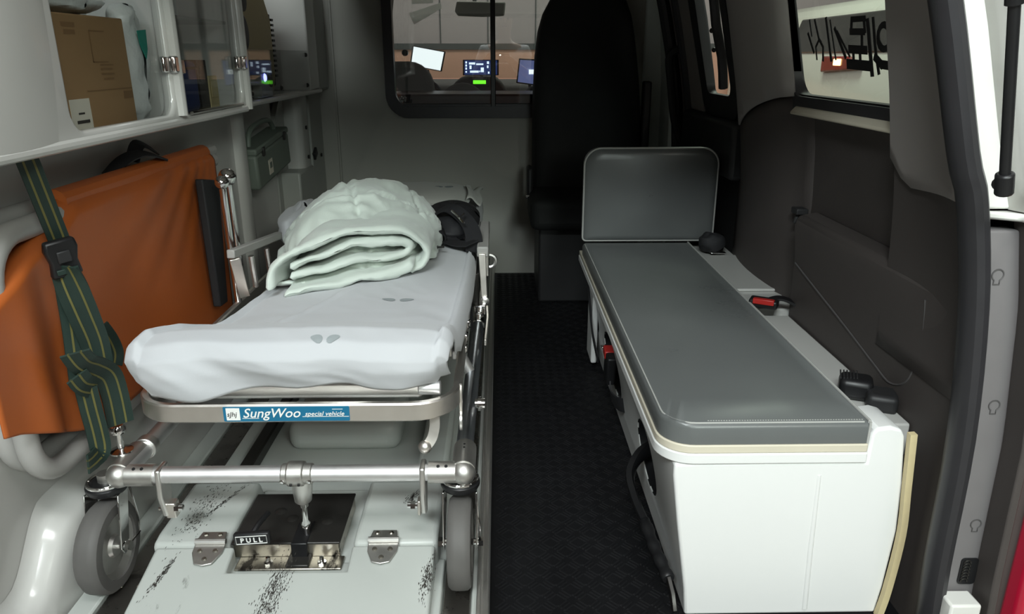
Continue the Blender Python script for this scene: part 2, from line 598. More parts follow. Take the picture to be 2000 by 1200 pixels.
# checker tread: small raised bars in a basket weave
mb = MB()
cell = 0.030
nx, ny = 12, 82
for i in range(nx):
    for j in range(ny):
        cx, cy = -0.012 + (i + 0.5) * cell, 1.0 + (j + 0.5) * cell
        a = PI / 4 if (i + j) % 2 else -PI / 4
        ca, sa = math.cos(a), math.sin(a)
        for k in (-1, 0, 1):
            ox, oy = -sa * k * 0.0078, ca * k * 0.0078
            L, W, H = 0.0125, 0.0026, 0.0022
            vs = []
            for (l, w, h) in ((-L, -W, 0), (L, -W, 0), (L, W, 0), (-L, W, 0), (-L * .8, -W * .4, H), (L * .8, -W * .4, H), (L * .8, W * .4, H), (-L * .8, W * .4, H)):
                vs.append((cx + ox + ca * l - sa * w, cy + oy + sa * l + ca * w, h))
            mb.add(vs, [(4, 5, 6, 7), (0, 1, 5, 4), (1, 2, 6, 5), (2, 3, 7, 6), (3, 0, 4, 7)])
tr = obj('tread_bars', mb, 'floor_rubber', fl, smooth=0)
tr['kind'] = 'stuff'

ce = obj('ceiling', MB().bb(-0.66, 0.66, 1.02, PY, 1.42, 1.47), 'lining')
struct(ce, 'pale headlining of the van roof', 'ceiling')
obj('rear_header', MB().bb(-0.70, 0.56, 0.99, 1.10, 1.30, 1.46), 'lining', ce, bevel=0.02)

# ---- partition with its sliding window
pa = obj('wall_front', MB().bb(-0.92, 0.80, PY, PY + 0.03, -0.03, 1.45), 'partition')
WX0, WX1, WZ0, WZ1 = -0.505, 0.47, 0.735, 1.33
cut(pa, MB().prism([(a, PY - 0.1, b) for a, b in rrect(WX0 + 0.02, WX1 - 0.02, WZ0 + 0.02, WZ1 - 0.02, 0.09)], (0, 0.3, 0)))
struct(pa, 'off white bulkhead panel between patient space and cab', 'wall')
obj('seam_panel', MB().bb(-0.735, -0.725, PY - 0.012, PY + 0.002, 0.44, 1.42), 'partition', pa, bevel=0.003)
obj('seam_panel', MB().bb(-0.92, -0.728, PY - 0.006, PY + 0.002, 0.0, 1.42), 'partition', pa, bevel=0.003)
obj('seam_panel', MB().bb(0.645, 0.80, PY - 0.02, PY + 0.002, 0.0, 1.42), 'painted_light_trim', pa, bevel=0.008)  # lighter colour stands for light falling on this strip
w1 = empty_struct('window_1', 'black framed sliding window in the off white bulkhead', 'window', (0, PY, WZ0))
outer = rrect(WX0, WX1, WZ0, WZ1, 0.10, 7)
inner = rrect(WX0 + 0.042, WX1 - 0.042, WZ0 + 0.05, WZ1 - 0.042, 0.065, 7)
mb = MB()
n = len(outer)
for (ya, yb) in ((PY - 0.014, PY + 0.034),):
    vs = [(a, ya, b) for a, b in outer] + [(a, ya, b) for a, b in inner] + [(a, yb, b) for a, b in inner] + [(a, yb, b) for a, b in outer]
    fs = []
    for i in range(n):
        j = (i + 1) % n
        for r in range(4):
            s = (r + 1) % 4
            fs.append((r * n + i, r * n + j, s * n + j, s * n + i))
    mb.add(vs, fs)
obj('window_frame', mb, 'rubber_seal', w1, smooth=40)
obj('window_mullion', MB().bb(-0.034, -0.012, PY - 0.004, PY + 0.03, WZ0 + 0.045, WZ1 - 0.04), 'black', w1, bevel=0.003)
obj('lower_channel', MB().bb(WX0 + 0.045, WX1 - 0.045, PY + 0.0, PY + 0.028, WZ0 + 0.045, WZ0 + 0.062), 'rubber_seal', w1, bevel=0.003)
obj('pane', MB().bb(WX0 + 0.035, -0.022, PY + 0.006, PY + 0.010, WZ0 + 0.045, WZ1 - 0.035), 'glass', w1)
obj('pane', MB().bb(-0.026, WX1 - 0.035, PY + 0.018, PY + 0.022, WZ0 + 0.045, WZ1 - 0.035), 'glass', w1)

# ---- right side: base wall, sliding door, pillars, quarter trim
mb = MB()
patch(mb, 1.06, 2.36, -0.03, 0.90)
patch(mb, 1.06, 2.36, 1.30, 1.45)
patch(mb, 1.06, 1.40, 0.90, 1.30)
patch(mb, 1.98, 2.36, 0.90, 1.30)
wr = obj('wall_right', mb, 'darktrim')
struct(wr, 'dark grey plastic lined right side of the van', 'wall')
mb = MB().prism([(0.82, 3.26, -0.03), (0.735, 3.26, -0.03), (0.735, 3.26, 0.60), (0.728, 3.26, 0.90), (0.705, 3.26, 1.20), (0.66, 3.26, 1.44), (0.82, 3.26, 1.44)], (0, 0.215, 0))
t1 = obj('trim_1', mb, 'painted_light_trim', bevel=0.012)
struct(t1, 'pillar trim with painted-in light between bulkhead and sliding door', 'trim')
# sliding door
d1 = empty_struct('door_1', 'black trimmed sliding side door with fixed window', 'door', (0.8, 2.8, 0))
mb = MB()
patch(mb, 2.36, 3.26, -0.03, 0.84)
patch(mb, 2.36, 2.48, 0.84, 1.30)
patch(mb, 2.80, 3.26, 0.84, 1.30)
patch(mb, 2.36, 3.26, 1.30, 1.45)
obj('door_panel', mb, 'blacktrim', d1)
mb = MB()
patch(mb, 2.88, 3.06, 0.80, 1.42, -0.012, 0.02)
obj('pillar_lining', mb, 'pillar', d1, bevel=0.004)
mb = MB()
patch(mb, 3.13, 3.20, 0.66, 1.42, -0.012, 0.02)
obj('pillar_lining', mb, 'pillar', d1, bevel=0.004)
zz = [0.0, 0.3, 0.6, 0.8, 0.92, 1.05, 1.18, 1.3, 1.41]
obj('door_seal', MB().tube([(xw(z) - 0.028, 3.245, z) for z in zz], 0.024, 10), 'rubber_seal', d1)
obj('door_seal', MB().tube([(xw(z) - 0.012, 3.085, z) for z in zz], 0.020, 10), 'rubber_seal', d1)
obj('door_handle', MB().tube(smooth_path([(xw(1.02) - 0.005, 3.17, 1.03), (xw(1.0) - 0.05, 3.175, 1.00), (xw(0.9) - 0.058, 3.18, 0.90), (xw(0.76) - 0.055, 3.18, 0.76), (xw(0.66) - 0.03, 3.18, 0.67), (xw(0.64), 3.18, 0.64)], 5), 0.017, 10), 'blacktrim', d1)
obj('door_ledge', MB().bb(0.735, 0.80, 2.37, 3.05, 0.62, 0.80), 'blacktrim', d1, bevel=0.015)
# its window: rubber frame and glass leaning with the wall
def leaning_frame(mb, y0, y1, z0, z1, band, off, th, r=0.05, low=None):
    out = rrect(y0, y1, z0, z1, r, 5)
    inn = rrect(y0 + band, y1 - band, z0 + (low or band), z1 - band, max(0.01, r - band * 0.6), 5)
    k = len(out)
    P = lambda q, d: (xw(q[1]) + off + d, q[0], q[1])
    vs = [P(q, 0) for q in out] + [P(q, 0) for q in inn] + [P(q, th) for q in inn] + [P(q, th) for q in out]
    fs = []
    for i in range(k):
        j = (i + 1) % k
        for a in range(4):
            b = (a + 1) % 4
            fs.append((a * k + i, a * k + j, b * k + j, b * k + i))
    return mb.add(vs, fs)
def leaning_pane(mb, y0, y1, z0, z1, off):
    return mb.grid(1, 6, lambda u, v: (xw(z0 + (z1 - z0) * v) + off, y0 + (y1 - y0) * u, z0 + (z1 - z0) * v))
w3 = empty_struct('window_3', 'narrow black edged window in the sliding door', 'window', (0.78, 2.6, 0.84))
obj('window_frame', leaning_frame(MB(), 2.42, 2.86, 0.80, 1.40, 0.075, -0.016, 0.03, 0.08), 'blacktrim', w3, smooth=40)
obj('pane', leaning_pane(MB(), 2.48, 2.80, 0.85, 1.32, 0.012), 'side_glass', w3)
# folded curtain rail seen against that window
mb = MB().tube([(xw(z) - 0.02, 2.55 + 0.012 * math.sin(z * 30), z) for z in [0.90 + 0.05 * k for k in range(10)]], 0.016, 8)
o = obj('window_latch_bar', mb, 'blacktrim', w3)
for z in (1.02, 1.08):
    obj('latch_knob', MB().ball((xw(z) - 0.03, 2.585, z), 0.008), 'black', o)

# quarter window
w2 = empty_struct('window_2', 'quarter window with mirrored black lettering and pale sill', 'window', (0.78, 1.7, 0.9))
obj('window_frame', leaning_frame(MB(), 1.30, 2.03, 0.872, 1.36, 0.07, -0.022, 0.035, 0.10, 0.034), 'rubber_seal', w2, smooth=40)
obj('inner_gasket', leaning_frame(MB(), 1.36, 1.97, 0.900, 1.31, 0.010, -0.012, 0.03, 0.05), 'black', w2, smooth=40)
obj('pane', leaning_pane(MB(), 1.36, 1.97, 0.90, 1.32, 0.014), 'side_glass', w2)
obj('window_sill', MB().prism([(0.795, 1.30, 0.862), (0.735, 1.30, 0.862), (0.735, 1.30, 0.868), (0.748, 1.30, 0.882), (0.795, 1.30, 0.884)], (0, 0.62, 0)), 'cream_edge', w2, bevel=0.003)
# mirrored lettering on the glass: strokes
def on_glass(px, py):
    p = on_x(px, py, 0.76)
    for _ in range(6):
        p = on_x(px, py, xw(p.z) + 0.010)
    return p
strokes = [
    ([(1579, 66), (1590, 102)], 4), ([(1582, 40), (1586, 70)], 3), ([(1592, 40), (1600, 76), (1604, 82)], 4), ([(1600, 78), (1594, 92), (1596, 116)], 3), ([(1602, 80), (1608, 92), (1608, 118)], 4),
    ([(1614, 36), (1624, 118)], 5), ([(1622, 40), (1633, 116)], 3), ([(1631, 56), (1652, 112)], 5), ([(1636, 62), (1660, 110)], 3),
    ([(1664, 38), (1690, 36)], 6), ([(1662, 62), (1688, 62)], 7), ([(1664, 38), (1663, 62)], 5), ([(1688, 38), (1690, 62)], 5), ([(1660, 96), (1692, 98)], 9), ([(1667, 100), (1668, 122)], 5), ([(1680, 100), (1681, 122)], 5), ([(1657, 125), (1698, 129)], 11), ([(1684, 66), (1684, 96)], 5),
    ([(1695, 40), (1697, 60), (1700, 100), (1704, 146)], 7), ([(1706, 36), (1709, 80), (1712, 110), (1717, 143)], 5),
    ([(1710, 112), (1722, 126), (1748, 130)], 9),
]
let = MB()
for pts, wd in strokes:
    P3 = [on_glass(*p) for p in pts]
    for a, b in zip(P3, P3[1:]):
        w_ = wd * 0.00098
        d_ = (b - a).normalized()
        s_ = Vector((1, 0, 0.2)).cross(d_).normalized() * w_
        e_ = d_ * w_ * 0.6
        let.prism([a - e_ - s_, b + e_ - s_, b + e_ + s_, a - e_ + s_], (-0.0012, 0, 0))
ring = [on_glass(1727 + 12 * math.cos(2 * PI * k / 16), 72 + 24 * math.sin(2 * PI * k / 16)) for k in range(16)]
let.sweep(ring, [(-0.0065, -0.0006), (0.0065, -0.0006), (0.0065, 0.0006), (-0.0065, 0.0006)], closed=True, up=(1, 0, 0))
ring = [on_glass(1746 + 6 * math.cos(2 * PI * k / 16), 70 + 26 * math.sin(2 * PI * k / 16)) for k in range(16)]
let.sweep(ring, [(-0.004, -0.0006), (0.004, -0.0006), (0.004, 0.0006), (-0.004, 0.0006)], closed=True, up=(1, 0, 0))
obj('lettering', let, 'black_ink', w2)['label'] = 'mirrored black lettering stuck on the glass'

# pillar behind the quarter window: pale grey upper trim with curved foot
def skin(mb, rows):
    """rows of 3-D points, lofted, both sides closed later by solidify"""
    m = len(rows[0])
    vs = [p for r in rows for p in r]
    return mb.add(vs, [(j * m + i, j * m + i + 1, (j + 1) * m + i + 1, (j + 1) * m + i) for j in range(len(rows) - 1) for i in range(m - 1)])
rows = []
for k in range(15):
    z = 0.80 + k * 0.045
    row = []
    for i in range(13):
        t = i / 12
        y = 1.93 + 0.45 * t
        zlow = 0.905 - 0.10 * min(1, t / 0.75) ** 1.4          # curved lower edge
        zz_ = max(z, zlow)
        bulge = 0.055 * math.sin(PI * min(1, t * 1.02)) ** 0.7
        row.append((xw(zz_) - 0.02 - bulge, y, zz_))
    rows.append(row)
t2 = obj('trim_2', skin(MB(), rows), 'pillar', smooth=50, solid=0.006)
struct(t2, 'pale grey pillar cover between quarter window and sliding door', 'trim')
# lower dark cover below the same pillar
rows = []
for k in range(14):
    row = []
    for i in range(13):
        t = i / 12
        y = 1.86 + 0.55 * t
        ztop = 0.905 - 0.10 * min(1, max(0, (y - 1.93) / 0.45) / 0.75) ** 1.4
        z = 0.30 + (ztop - 0.30) * k / 13
        bulge = (0.052 * math.sin(PI * max(0, min(1, (y - 1.93) / 0.45))) ** 0.7) * (0.35 + 0.65 * k / 13)
        row.append((xw(z) + 0.002 - 0.016 * min(1, 4 * t) - bulge, y, z))
    rows.append(row)
t3 = obj('trim_3', skin(MB(), rows), 'darktrim', smooth=50, solid=0.006)
struct(t3, 'dark grey cover under the pale pillar trim', 'trim')
# rear pillar cover beside the tailgate opening
def rear_x(t, z):
    return xw(z) - 0.075 - 0.035 * (1 - t) + 0.02 * math.sin(PI * t) + 0.012 * t
rows = []
for k in range(16):
    z = 0.765 + k * 0.045
    row = []
    for i in range(9):
        t = i / 8
        zl = 0.797 - 0.022 * t + 0.05 * max(0, (t - 0.72) / 0.28) ** 2
        zz_ = max(z, zl)
        row.append((rear_x(t, zz_), 1.075 + 0.285 * t, zz_))
    row.append((xw(max(z, 0.82)) - 0.01, 1.37, max(z, 0.82)))
    rows.append(row)
t4 = obj('trim_4', skin(MB(), rows), 'pillar', smooth=50, solid=0.006)
struct(t4, 'brownish grey rear pillar cover beside the tailgate opening', 'trim')
# lower quarter trim with shelf and moulded lid
mb = MB()
prof = [(0.80, -0.02), (0.752, -0.02), (0.752, 0.30), (0.748, 0.52), (0.738, 0.60), (0.745, 0.625), (0.80, 0.635)]
mb.prism([(a, 1.07, b) for a, b in prof], (0, 0.75, 0))
t5 = obj('trim_5', mb, 'darktrim', bevel=0.012)
struct(t5, 'dark grey wheel arch trim with shelf behind the bench', 'trim')
mb = MB()
lid = [(1.34, 0.585), (1.36, 0.50), (1.345, 0.43), (1.30, 0.405), (1.25, 0.43), (1.22, 0.50), (1.205, 0.62)]
curve = smooth_path([(0.7475, 1.80, 0.505), (0.748, 1.65, 0.475), (0.749, 1.50, 0.445), (0.750, 1.36, 0.415), (0.750, 1.29, 0.405), (0.750, 1.235, 0.44), (0.748, 1.215, 0.53), (0.738, 1.21, 0.60)], 5)
obj('lid_joint', mb.tube(curve, 0.0022, 6), 'cover_line', t5)
rows = []
for k in range(12):
    z = 0.46 + 0.375 * k / 11
    w_ = min(1, max(0, (z - 0.46) / 0.34) ** 1.3)
    row = [(0.748 * (1 - w_) + (rear_x(i / 8, z) + 0.007) * w_, 1.072 + 0.288 * i / 8, z) for i in range(9)]
    row.append((0.785, 1.375, z))
    rows.append(row)
obj('upper_panel', skin(MB(), rows), 'darktrim', t5, smooth=50, solid=0.004)
obj('coat_hook', MB().bb(0.76, 0.79, 1.86, 1.90, 0.615, 0.63).cyl((0.775, 1.88, 0.62), (0.765, 1.88, 0.59), 0.006, 8), 'blacktrim', t5, bevel=0.003)

# tailgate seal, sill cover, body edge, tail lamp, gas strut
WS = [(-0.02, 0.752), (0.07, 0.752), (0.18, 0.746), (0.42, 0.740), (0.64, 0.716), (0.80, 0.682), (0.87, 0.655), (1.07, 0.592), (1.18, 0.545), (1.26, 0.46), (1.285, 0.34)]
path = smooth_path([(x, 1.05, z) for z, x in WS], 4)
path += [Vector((-0.065, 1.05, 1.295))] + [Vector((-0.15 - p.x, p.y, p.z)) for p in reversed(path)]
t6 = obj('trim_6', MB().sweep(path, [(0.019 * math.cos(2 * PI * k / 12), 0.026 * math.sin(2 * PI * k / 12)) for k in range(12)], up=(0, 1, 0)), 'rubber_seal')
struct(t6, 'thick black rubber seal around the tailgate opening', 'trim')
def seal_x(z):
    return lerp_table(WS, z)
def rear_strip(mb, zs, a, b, y, th):
    """a band that runs beside the seal, facing the rear"""
    L = [(seal_x(z) + a, y, z) for z in zs]
    R = [(seal_x(z) + b, y, z) for z in reversed(zs)]
    return mb.prism(L + R, (0, th, 0))
zs = [-0.02 + 0.06 * k for k in range(14)]
sc = obj('sill_cover', rear_strip(MB(), zs, 0.012, 0.068, 1.045, 0.03), 'grey_cover', smooth=0, bevel=0.004)
tag(sc, 'grey plastic cover strip with three clip caps beside the tailgate seal', 'trim strip')
for px, py in ((1950, 538), (1943, 793), (1907, 1025)):
    c = on_y(px, py, 1.0435)
    R_ = 0.0088
    key = arc((c.x, 1.0445, c.z), R_, -60, 240, 14) + [(c.x - 0.0045, 1.0445, c.z - 0.0145), (c.x + 0.0045, 1.0445, c.z - 0.0145)]
    k_ = obj('clip_cap', MB().sweep(key, [(0.0012 * math.cos(a), 0.0012 * math.sin(a)) for a in (0.4, 2.0, 3.5, 5.1)], closed=True), 'cover_line', sc)
c = on_y(1890, 1112, 1.044)
obj('striker_slot', MB().prism([(c.x + a, 1.0425, c.z + b) for a, b in rrect(-0.014, 0.016, -0.03, 0.022, 0.006, 3)], (0, 0.004, 0)), 'black', sc)
mb = MB()
for k in range(7):
    mb.tube(arc((c.x - 0.004, 1.0415, c.z - 0.024 + k * 0.0062), 0.006, 0, 180, 6, 'xz'), 0.0016, 6)
obj('striker_spring', mb, 'black_plate', sc)
# white body side of the opening, above and outside the cover
zs2 = [0.79 + 0.05 * k for k in range(13)]
bp = thing('tailgate_frame', 'white painted body edge beside the tailgate seal', 'car body', (0.75, 1.05, 0.8))
obj('gutter', rear_strip(MB(), zs2, 0.012, 0.062, 1.050, 0.02), 'body_white', bp, bevel=0.004)
mb = MB()
L = []
for z in zs2:
    x0 = seal_x(z) + 0.055
    L.append([(x0, 1.052, z), (x0 + 0.012, 1.02, z), (x0 + 0.025, 0.985, z), (x0 + 0.045, 0.972, z), (x0 + 0.10, 0.97, z), (x0 + 0.30, 0.985, z)])
obj('outer_panel', skin(mb, L), 'body_white', bp, smooth=60, solid=0.004)
obj('foot_plate', MB().prism([(seal_x(0.79) + 0.012, 1.06, 0.775), (seal_x(0.79) + 0.36, 1.06, 0.775), (seal_x(0.79) + 0.36, 0.965, 0.775), (seal_x(0.79) + 0.075, 0.965, 0.775), (seal_x(0.79) + 0.06, 1.03, 0.775)], (0, 0, 0.012)), 'body_white', bp, bevel=0.004)
obj('paint_seam', MB().tube([(seal_x(z) + 0.11, 0.968, z) for z in zs2[1:]], 0.002, 6), 'cream_edge', bp)
obj('lower_return', rear_strip(MB(), [0.0 + 0.06 * k for k in range(14)], 0.066, 0.080, 1.0, 0.06), 'darktrim', bp, bevel=0.003)
c = on_y(1880, 1168, 1.02)
obj('latch_block', MB().bb(c.x - 0.03, c.x + 0.022, 1.0, 1.04, -0.02, c.z), 'body_white', bp, bevel=0.004)
tl = thing('tail_lamp', 'glossy red tail lamp outside the grey cover strip', 'tail lamp', (0.86, 0.98, 0.4))
obj('lamp_lens', MB().prism([(seal_x(0.05) + 0.108, 0.99, 0.02), (0.98, 0.99, 0.02), (0.98, 0.99, 0.66), (seal_x(0.66) + 0.13, 0.99, 0.66), (seal_x(0.4) + 0.116, 0.99, 0.4)], (0, 0.05, 0)), 'lamp_red', tl, bevel=0.015, seg=3)
obj('lamp_housing', MB().prism([(seal_x(0.05) + 0.080, 1.03, 0.0), (0.99, 1.03, 0.0), (0.99, 1.03, 0.77), (seal_x(0.7) + 0.085, 1.03, 0.77), (seal_x(0.4) + 0.082, 1.03, 0.4)], (0, 0.04, 0)), 'darktrim', tl, bevel=0.006)
gs = thing('gas_strut', 'black gas strut of the raised tailgate with ball joint foot', 'strut', (0.69, 0.945, 0.80))
a = on_y(1962, 355, 0.945)
b = on_y(1982, 0, 0.90)
d_ = (b - a).normalized()
obj('strut_tube', MB().cyl(a + d_ * 0.005, b, 0.0068, 14), 'black', gs)
obj('strut_collar', MB().cyl(b - d_ * 0.004, b + d_ * 0.03, 0.0105, 14), 'black', gs)
obj('strut_rod', MB().cyl(b, b + d_ * 0.24, 0.004, 10), 'chrome', gs)
obj('ball_socket', MB().cyl(a - d_ * 0.018, a + d_ * 0.012, 0.0115, 14), 'black', gs, bevel=0.003)
obj('ball_stud', MB().cyl(a - d_ * 0.008, a - d_ * 0.008 + Vector((0.012, 0.03, 0)), 0.009, 12), 'black_plate', gs, bevel=0.002)

# ---- left side
mb = MB().bb(-0.93, -0.815, 0.96, 2.36, 0.0, 1.42)
mb.bb(-0.93, -0.905, 2.36, PY, 0.0, 1.42)
wl = obj('wall_left', mb, 'gelcoat', bevel=0.02, seg=3)
struct(wl, 'white moulded left side wall behind the orange stretcher', 'wall')
obj('end_post', MB().prism([(a, b, 0.0) for a, b in rrect(-0.93, -0.795, 2.33, 2.42, 0.03, 4)], (0, 0, 0.88)), 'gelcoat', wl, smooth=40)
# recess beyond the post
tr7 = obj('trim_7', MB().prism([(a, b, 0.0) for a, b in rrect(-0.93, -0.80, 3.10, 3.24, 0.03, 4)], (0, 0, 0.87)), 'gelcoat', smooth=40)
struct(tr7, 'pale moulded post between green case recess and bulkhead corner', 'trim')
mb = MB().bb(-0.915, -0.865, 2.44, 2.93, 0.0, 0.86)
t8 = obj('trim_8', mb, 'gelcoat', bevel=0.012)
struct(t8, 'plain pale panel behind the hanging green case', 'trim')
mb = MB()
mb.prism([(-0.865, 2.93, 0.30), (-0.865, 3.09, 0.30), (-0.865, 3.09, 0.86), (-0.865, 3.06, 0.85), (-0.865, 2.98, 0.78), (-0.865, 2.94, 0.66)], (-0.02, 0, 0))
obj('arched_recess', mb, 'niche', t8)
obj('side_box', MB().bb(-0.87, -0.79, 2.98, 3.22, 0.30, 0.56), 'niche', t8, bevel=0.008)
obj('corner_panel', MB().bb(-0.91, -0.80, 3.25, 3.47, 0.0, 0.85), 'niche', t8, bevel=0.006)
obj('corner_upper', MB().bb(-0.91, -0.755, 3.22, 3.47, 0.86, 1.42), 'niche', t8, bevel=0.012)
for (y, z) in ((3.17, 0.72), (3.17, 0.60), (3.40, 0.58)):
    obj('plug', MB().cyl((-0.803, y, z), (-0.794, y, z), 0.008, 10), 'black', t8)
obj('clip', MB().box((-0.80, 3.28, 0.60), (0.02, 0.05, 0.035), Matrix.Rotation(0.5, 3, 'X')), 'blacktrim', t8, bevel=0.004)
obj('catch', MB().box((-0.86, 2.99, 0.68), (0.02, 0.045, 0.018), Matrix.Rotation(-0.7, 3, 'X')), 'black', t8, bevel=0.003)
# wheel arch ledge under the orange stretcher
rows = []
for k in range(26):
    y = 0.93 + (0.40 * k / 23 if k < 24 else (1.0 if k == 24 else 1.45))
    s_ = min(1, max(0, (y - 1.02) / 0.13))
    h = 0.125 + 0.105 * s_ * s_ * (3 - 2 * s_)
    xi = -0.768 + 0.010 * s_
    rows.append([(-0.8145, y, h + 0.03), (-0.808, y, h + 0.008), (-0.795, y, h - 0.002), (xi - 0.014, y, h - 0.010), (xi - 0.005, y, h - 0.024), (xi, y, h - 0.055), (xi + 0.001, y, 0.086), (xi + 0.001, y, 0.0)])
ob = obj('wheel_arch_ledge', skin(MB(), rows), 'gelcoat', smooth=70)
tag(ob, 'white moulded ledge along the wall under the orange stretcher', 'ledge')

# ================================================================== STRETCHER DECK
dk = thing('stretcher_deck', 'scuffed white platform with steel wheel tracks under the wheeled stretcher', 'platform', (-0.4, 1.2, 0))
DZ = 0.08
mb = MB().bb(-0.757, -0.715, 0.97, 3.44, 0.001, DZ)
mb.bb(-0.655, -0.106, 0.97, 3.44, 0.001, DZ)
mb.bb(-0.053, -0.037, 0.97, 3.44, 0.001, DZ)
mb.bb(-0.715, -0.655, 0.97, 3.44, 0.001, DZ - 0.012)
mb.bb(-0.106, -0.053, 0.97, 3.44, 0.001, DZ - 0.012)
obj('deck_base', mb, 'gelcoat_worn', dk, bevel=0.004)
obj('edge_strip', MB().bb(-0.037, -0.022, 0.97, 3.44, 0.001, DZ + 0.006), 'alu', dk, bevel=0.004)
obj('edge_lip', MB().bb(-0.044, -0.036, 0.97, 3.44, DZ, DZ + 0.012), 'alu', dk, bevel=0.002)
for (a, b) in ((-0.712, -0.658), (-0.104, -0.055)):
    t_ = obj('wheel_track', MB().bb(a, b, 0.97, 3.40, DZ - 0.012, DZ - 0.006), 'steel_track', dk, bevel=0.002)
    for y in (1.03, 1.145):
        for x in (a + 0.010, b - 0.010):
            obj('screw', MB().lathe([(0.0055, 0), (0.0055, 0.001), (0.003, 0.0028), (0.0, 0.003)], (x, y, DZ - 0.006), (0, 0, 1), 10), 'steel_dirty', t_)
# stained plate where the right track ends
obj('track_lip', MB().bb(-0.128, -0.106, 0.97, 1.19, DZ, DZ + 0.012), 'gelcoat_worn', dk, bevel=0.003)
# raised centre: two shoulders, sunken middle, front lid
SZ = 0.150
def shoulder(x0, x1):
    m = MB()
    m.prism([(x0, 1.172, 0.075), (x0, 1.168, 0.144), (x0, 1.20, SZ), (x0, 1.375, SZ), (x0, 1.41, 0.075)], (x1 - x0, 0, 0))
    return m
obj('shoulder', shoulder(-0.645, -0.505), 'gelcoat_worn', dk, bevel=0.010, seg=3)
obj('shoulder', shoulder(-0.275, -0.118), 'gelcoat_worn', dk, bevel=0.010, seg=3)
obj('sunken_floor', MB().prism([(-0.51, 1.10, 0.075), (-0.51, 1.10, 0.105), (-0.51, 1.40, 0.112), (-0.51, 1.40, 0.075)], (0.24, 0, 0)), 'gelcoat_worn', dk, bevel=0.004)
# lid: slopes down to the rear, notch in the middle
lz = lambda y: 0.144 - (1.164 - y) * 0.22
lid_ = MB()
lid_.prism([(-0.635, 1.164, 0.07), (-0.635, 1.164, lz(1.164)), (-0.635, 0.975, lz(0.975)), (-0.635, 0.972, 0.07)], (0.513, 0, 0))
lo = obj('front_lid', lid_, 'gelcoat_worn', dk)
cut(lo, MB().prism([(-0.490, 1.30, 0.108), (-0.490, 1.118, 0.108), (-0.490, 1.075, 0.20), (-0.490, 1.30, 0.20)], (0.215, 0, 0)))
md = lo.modifiers.new('bevel', 'BEVEL'); md.width = 0.006; md.segments = 3; md.limit_method = 'ANGLE'; md.angle_limit = 0.6
for f in lo.data.polygons:
    f.use_smooth = True
# scuff strokes of black rubber on the lid and shoulders
def scuff(cx, cy, zf, L, W, ang, n, seed):
    rnd = random.Random(seed)
    m = MB()
    ca, sa = math.cos(ang), math.sin(ang)
    for _ in range(n * 4):
        u, v = rnd.gauss(0, L / 2.5), rnd.gauss(0, W / 2.2)
        l, w = rnd.uniform(0.0008, 0.0045), rnd.uniform(0.0003, 0.0009)
        P = []
        for (a, b) in ((-l, 0), (0, -w), (l, 0), (0, w)):
            x, y = cx + ca * (u + a) - sa * (v + b), cy + sa * (u + a) + ca * (v + b)
            P.append((x, y, zf(y) + 0.0006))
        m.add(P, [(0, 1, 2, 3)])
    return m
for (cx, cy, zf, L, W, ang, n, sd) in ((-0.395, 1.055, lz, 0.10, 0.022, 1.50, 150, 1), (-0.590, 1.27, lambda y: SZ, 0.13, 0.03, 1.5, 70, 2), (-0.555, 1.30, lambda y: SZ, 0.10, 0.005, 1.2, 40, 3), (-0.18, 1.31, lambda y: SZ, 0.03, 0.010, 1.2, 30, 4), (-0.13, 1.09, lz, 0.05, 0.012, 1.5, 60, 5), (-0.600, 1.10, lz, 0.05, 0.006, 1.3, 40, 6)):
    s_ = obj('scuff_mark', scuff(cx, cy, zf, L, W, ang, n, sd), 'ink', dk, smooth=0)
    s_['kind'] = 'stuff'
# rear raised box on the deck
obj('rear_block', MB().bb(-0.52, -0.245, 1.62, 2.05, DZ - 0.005, 0.155), 'gelcoat_worn', dk, bevel=0.03, seg=4)
obj('rear_block', MB().bb(-0.19, -0.12, 1.45, 3.2, DZ - 0.005, 0.12), 'gelcoat_worn', dk, bevel=0.012, seg=3)
obj('black_rail', MB().bb(-0.60, -0.57, 1.45, 3.3, DZ - 0.002, 0.11), 'black_plate', dk, bevel=0.004)
# hinges
def hinge(px, py):
    c = on_z(px, py, 0.15)
    y0 = 1.166
    h = obj('hinge', MB().tube([(c.x - 0.028, y0, 0.1535), (c.x + 0.028, y0, 0.1535)], 0.0055, 10), 'cast', dk)
    up_ = MB().prism([(c.x - 0.026, y0, 0.1535), (c.x - 0.022, y0 + 0.024, 0.1545), (c.x + 0.022, y0 + 0.024, 0.1545), (c.x + 0.026, y0, 0.1535)], (0, 0, 0.003))
    obj('hinge_leaf', up_, 'cast', h, bevel=0.001)
    dz = lambda y: lz(y) + 0.003
    pts = [(-0.028, 0), (-0.027, -0.022), (-0.016, -0.046), (0.0, -0.050), (0.016, -0.046), (0.027, -0.022), (0.028, 0)]
    obj('hinge_leaf', MB().prism([(c.x + a, y0 + b, dz(y0 + b)) for a, b in pts], (0, 0, 0.003)), 'cast', h, bevel=0.001)
    for (a, b) in ((-0.013, 0.015), (0.013, 0.015)):
        m = MB().lathe([(0.005, 0), (0.0035, 0.0022), (0, 0.0024)], (c.x + a, y0 + b, 0.1573), (0, 0, 1), 10)
        obj('screw', m, 'steel_dirty', h)
    for (a, b) in ((-0.014, -0.018), (0.014, -0.018), (0.0, -0.036)):
        m = MB().lathe([(0.005, 0), (0.0035, 0.0022), (0, 0.0024)], (c.x + a, y0 + b, dz(y0 + b) + 0.003), (0, -0.2, 1), 10)
        obj('screw', m, 'steel_dirty', h)
hinge(402, 1078)
hinge(746, 1072)
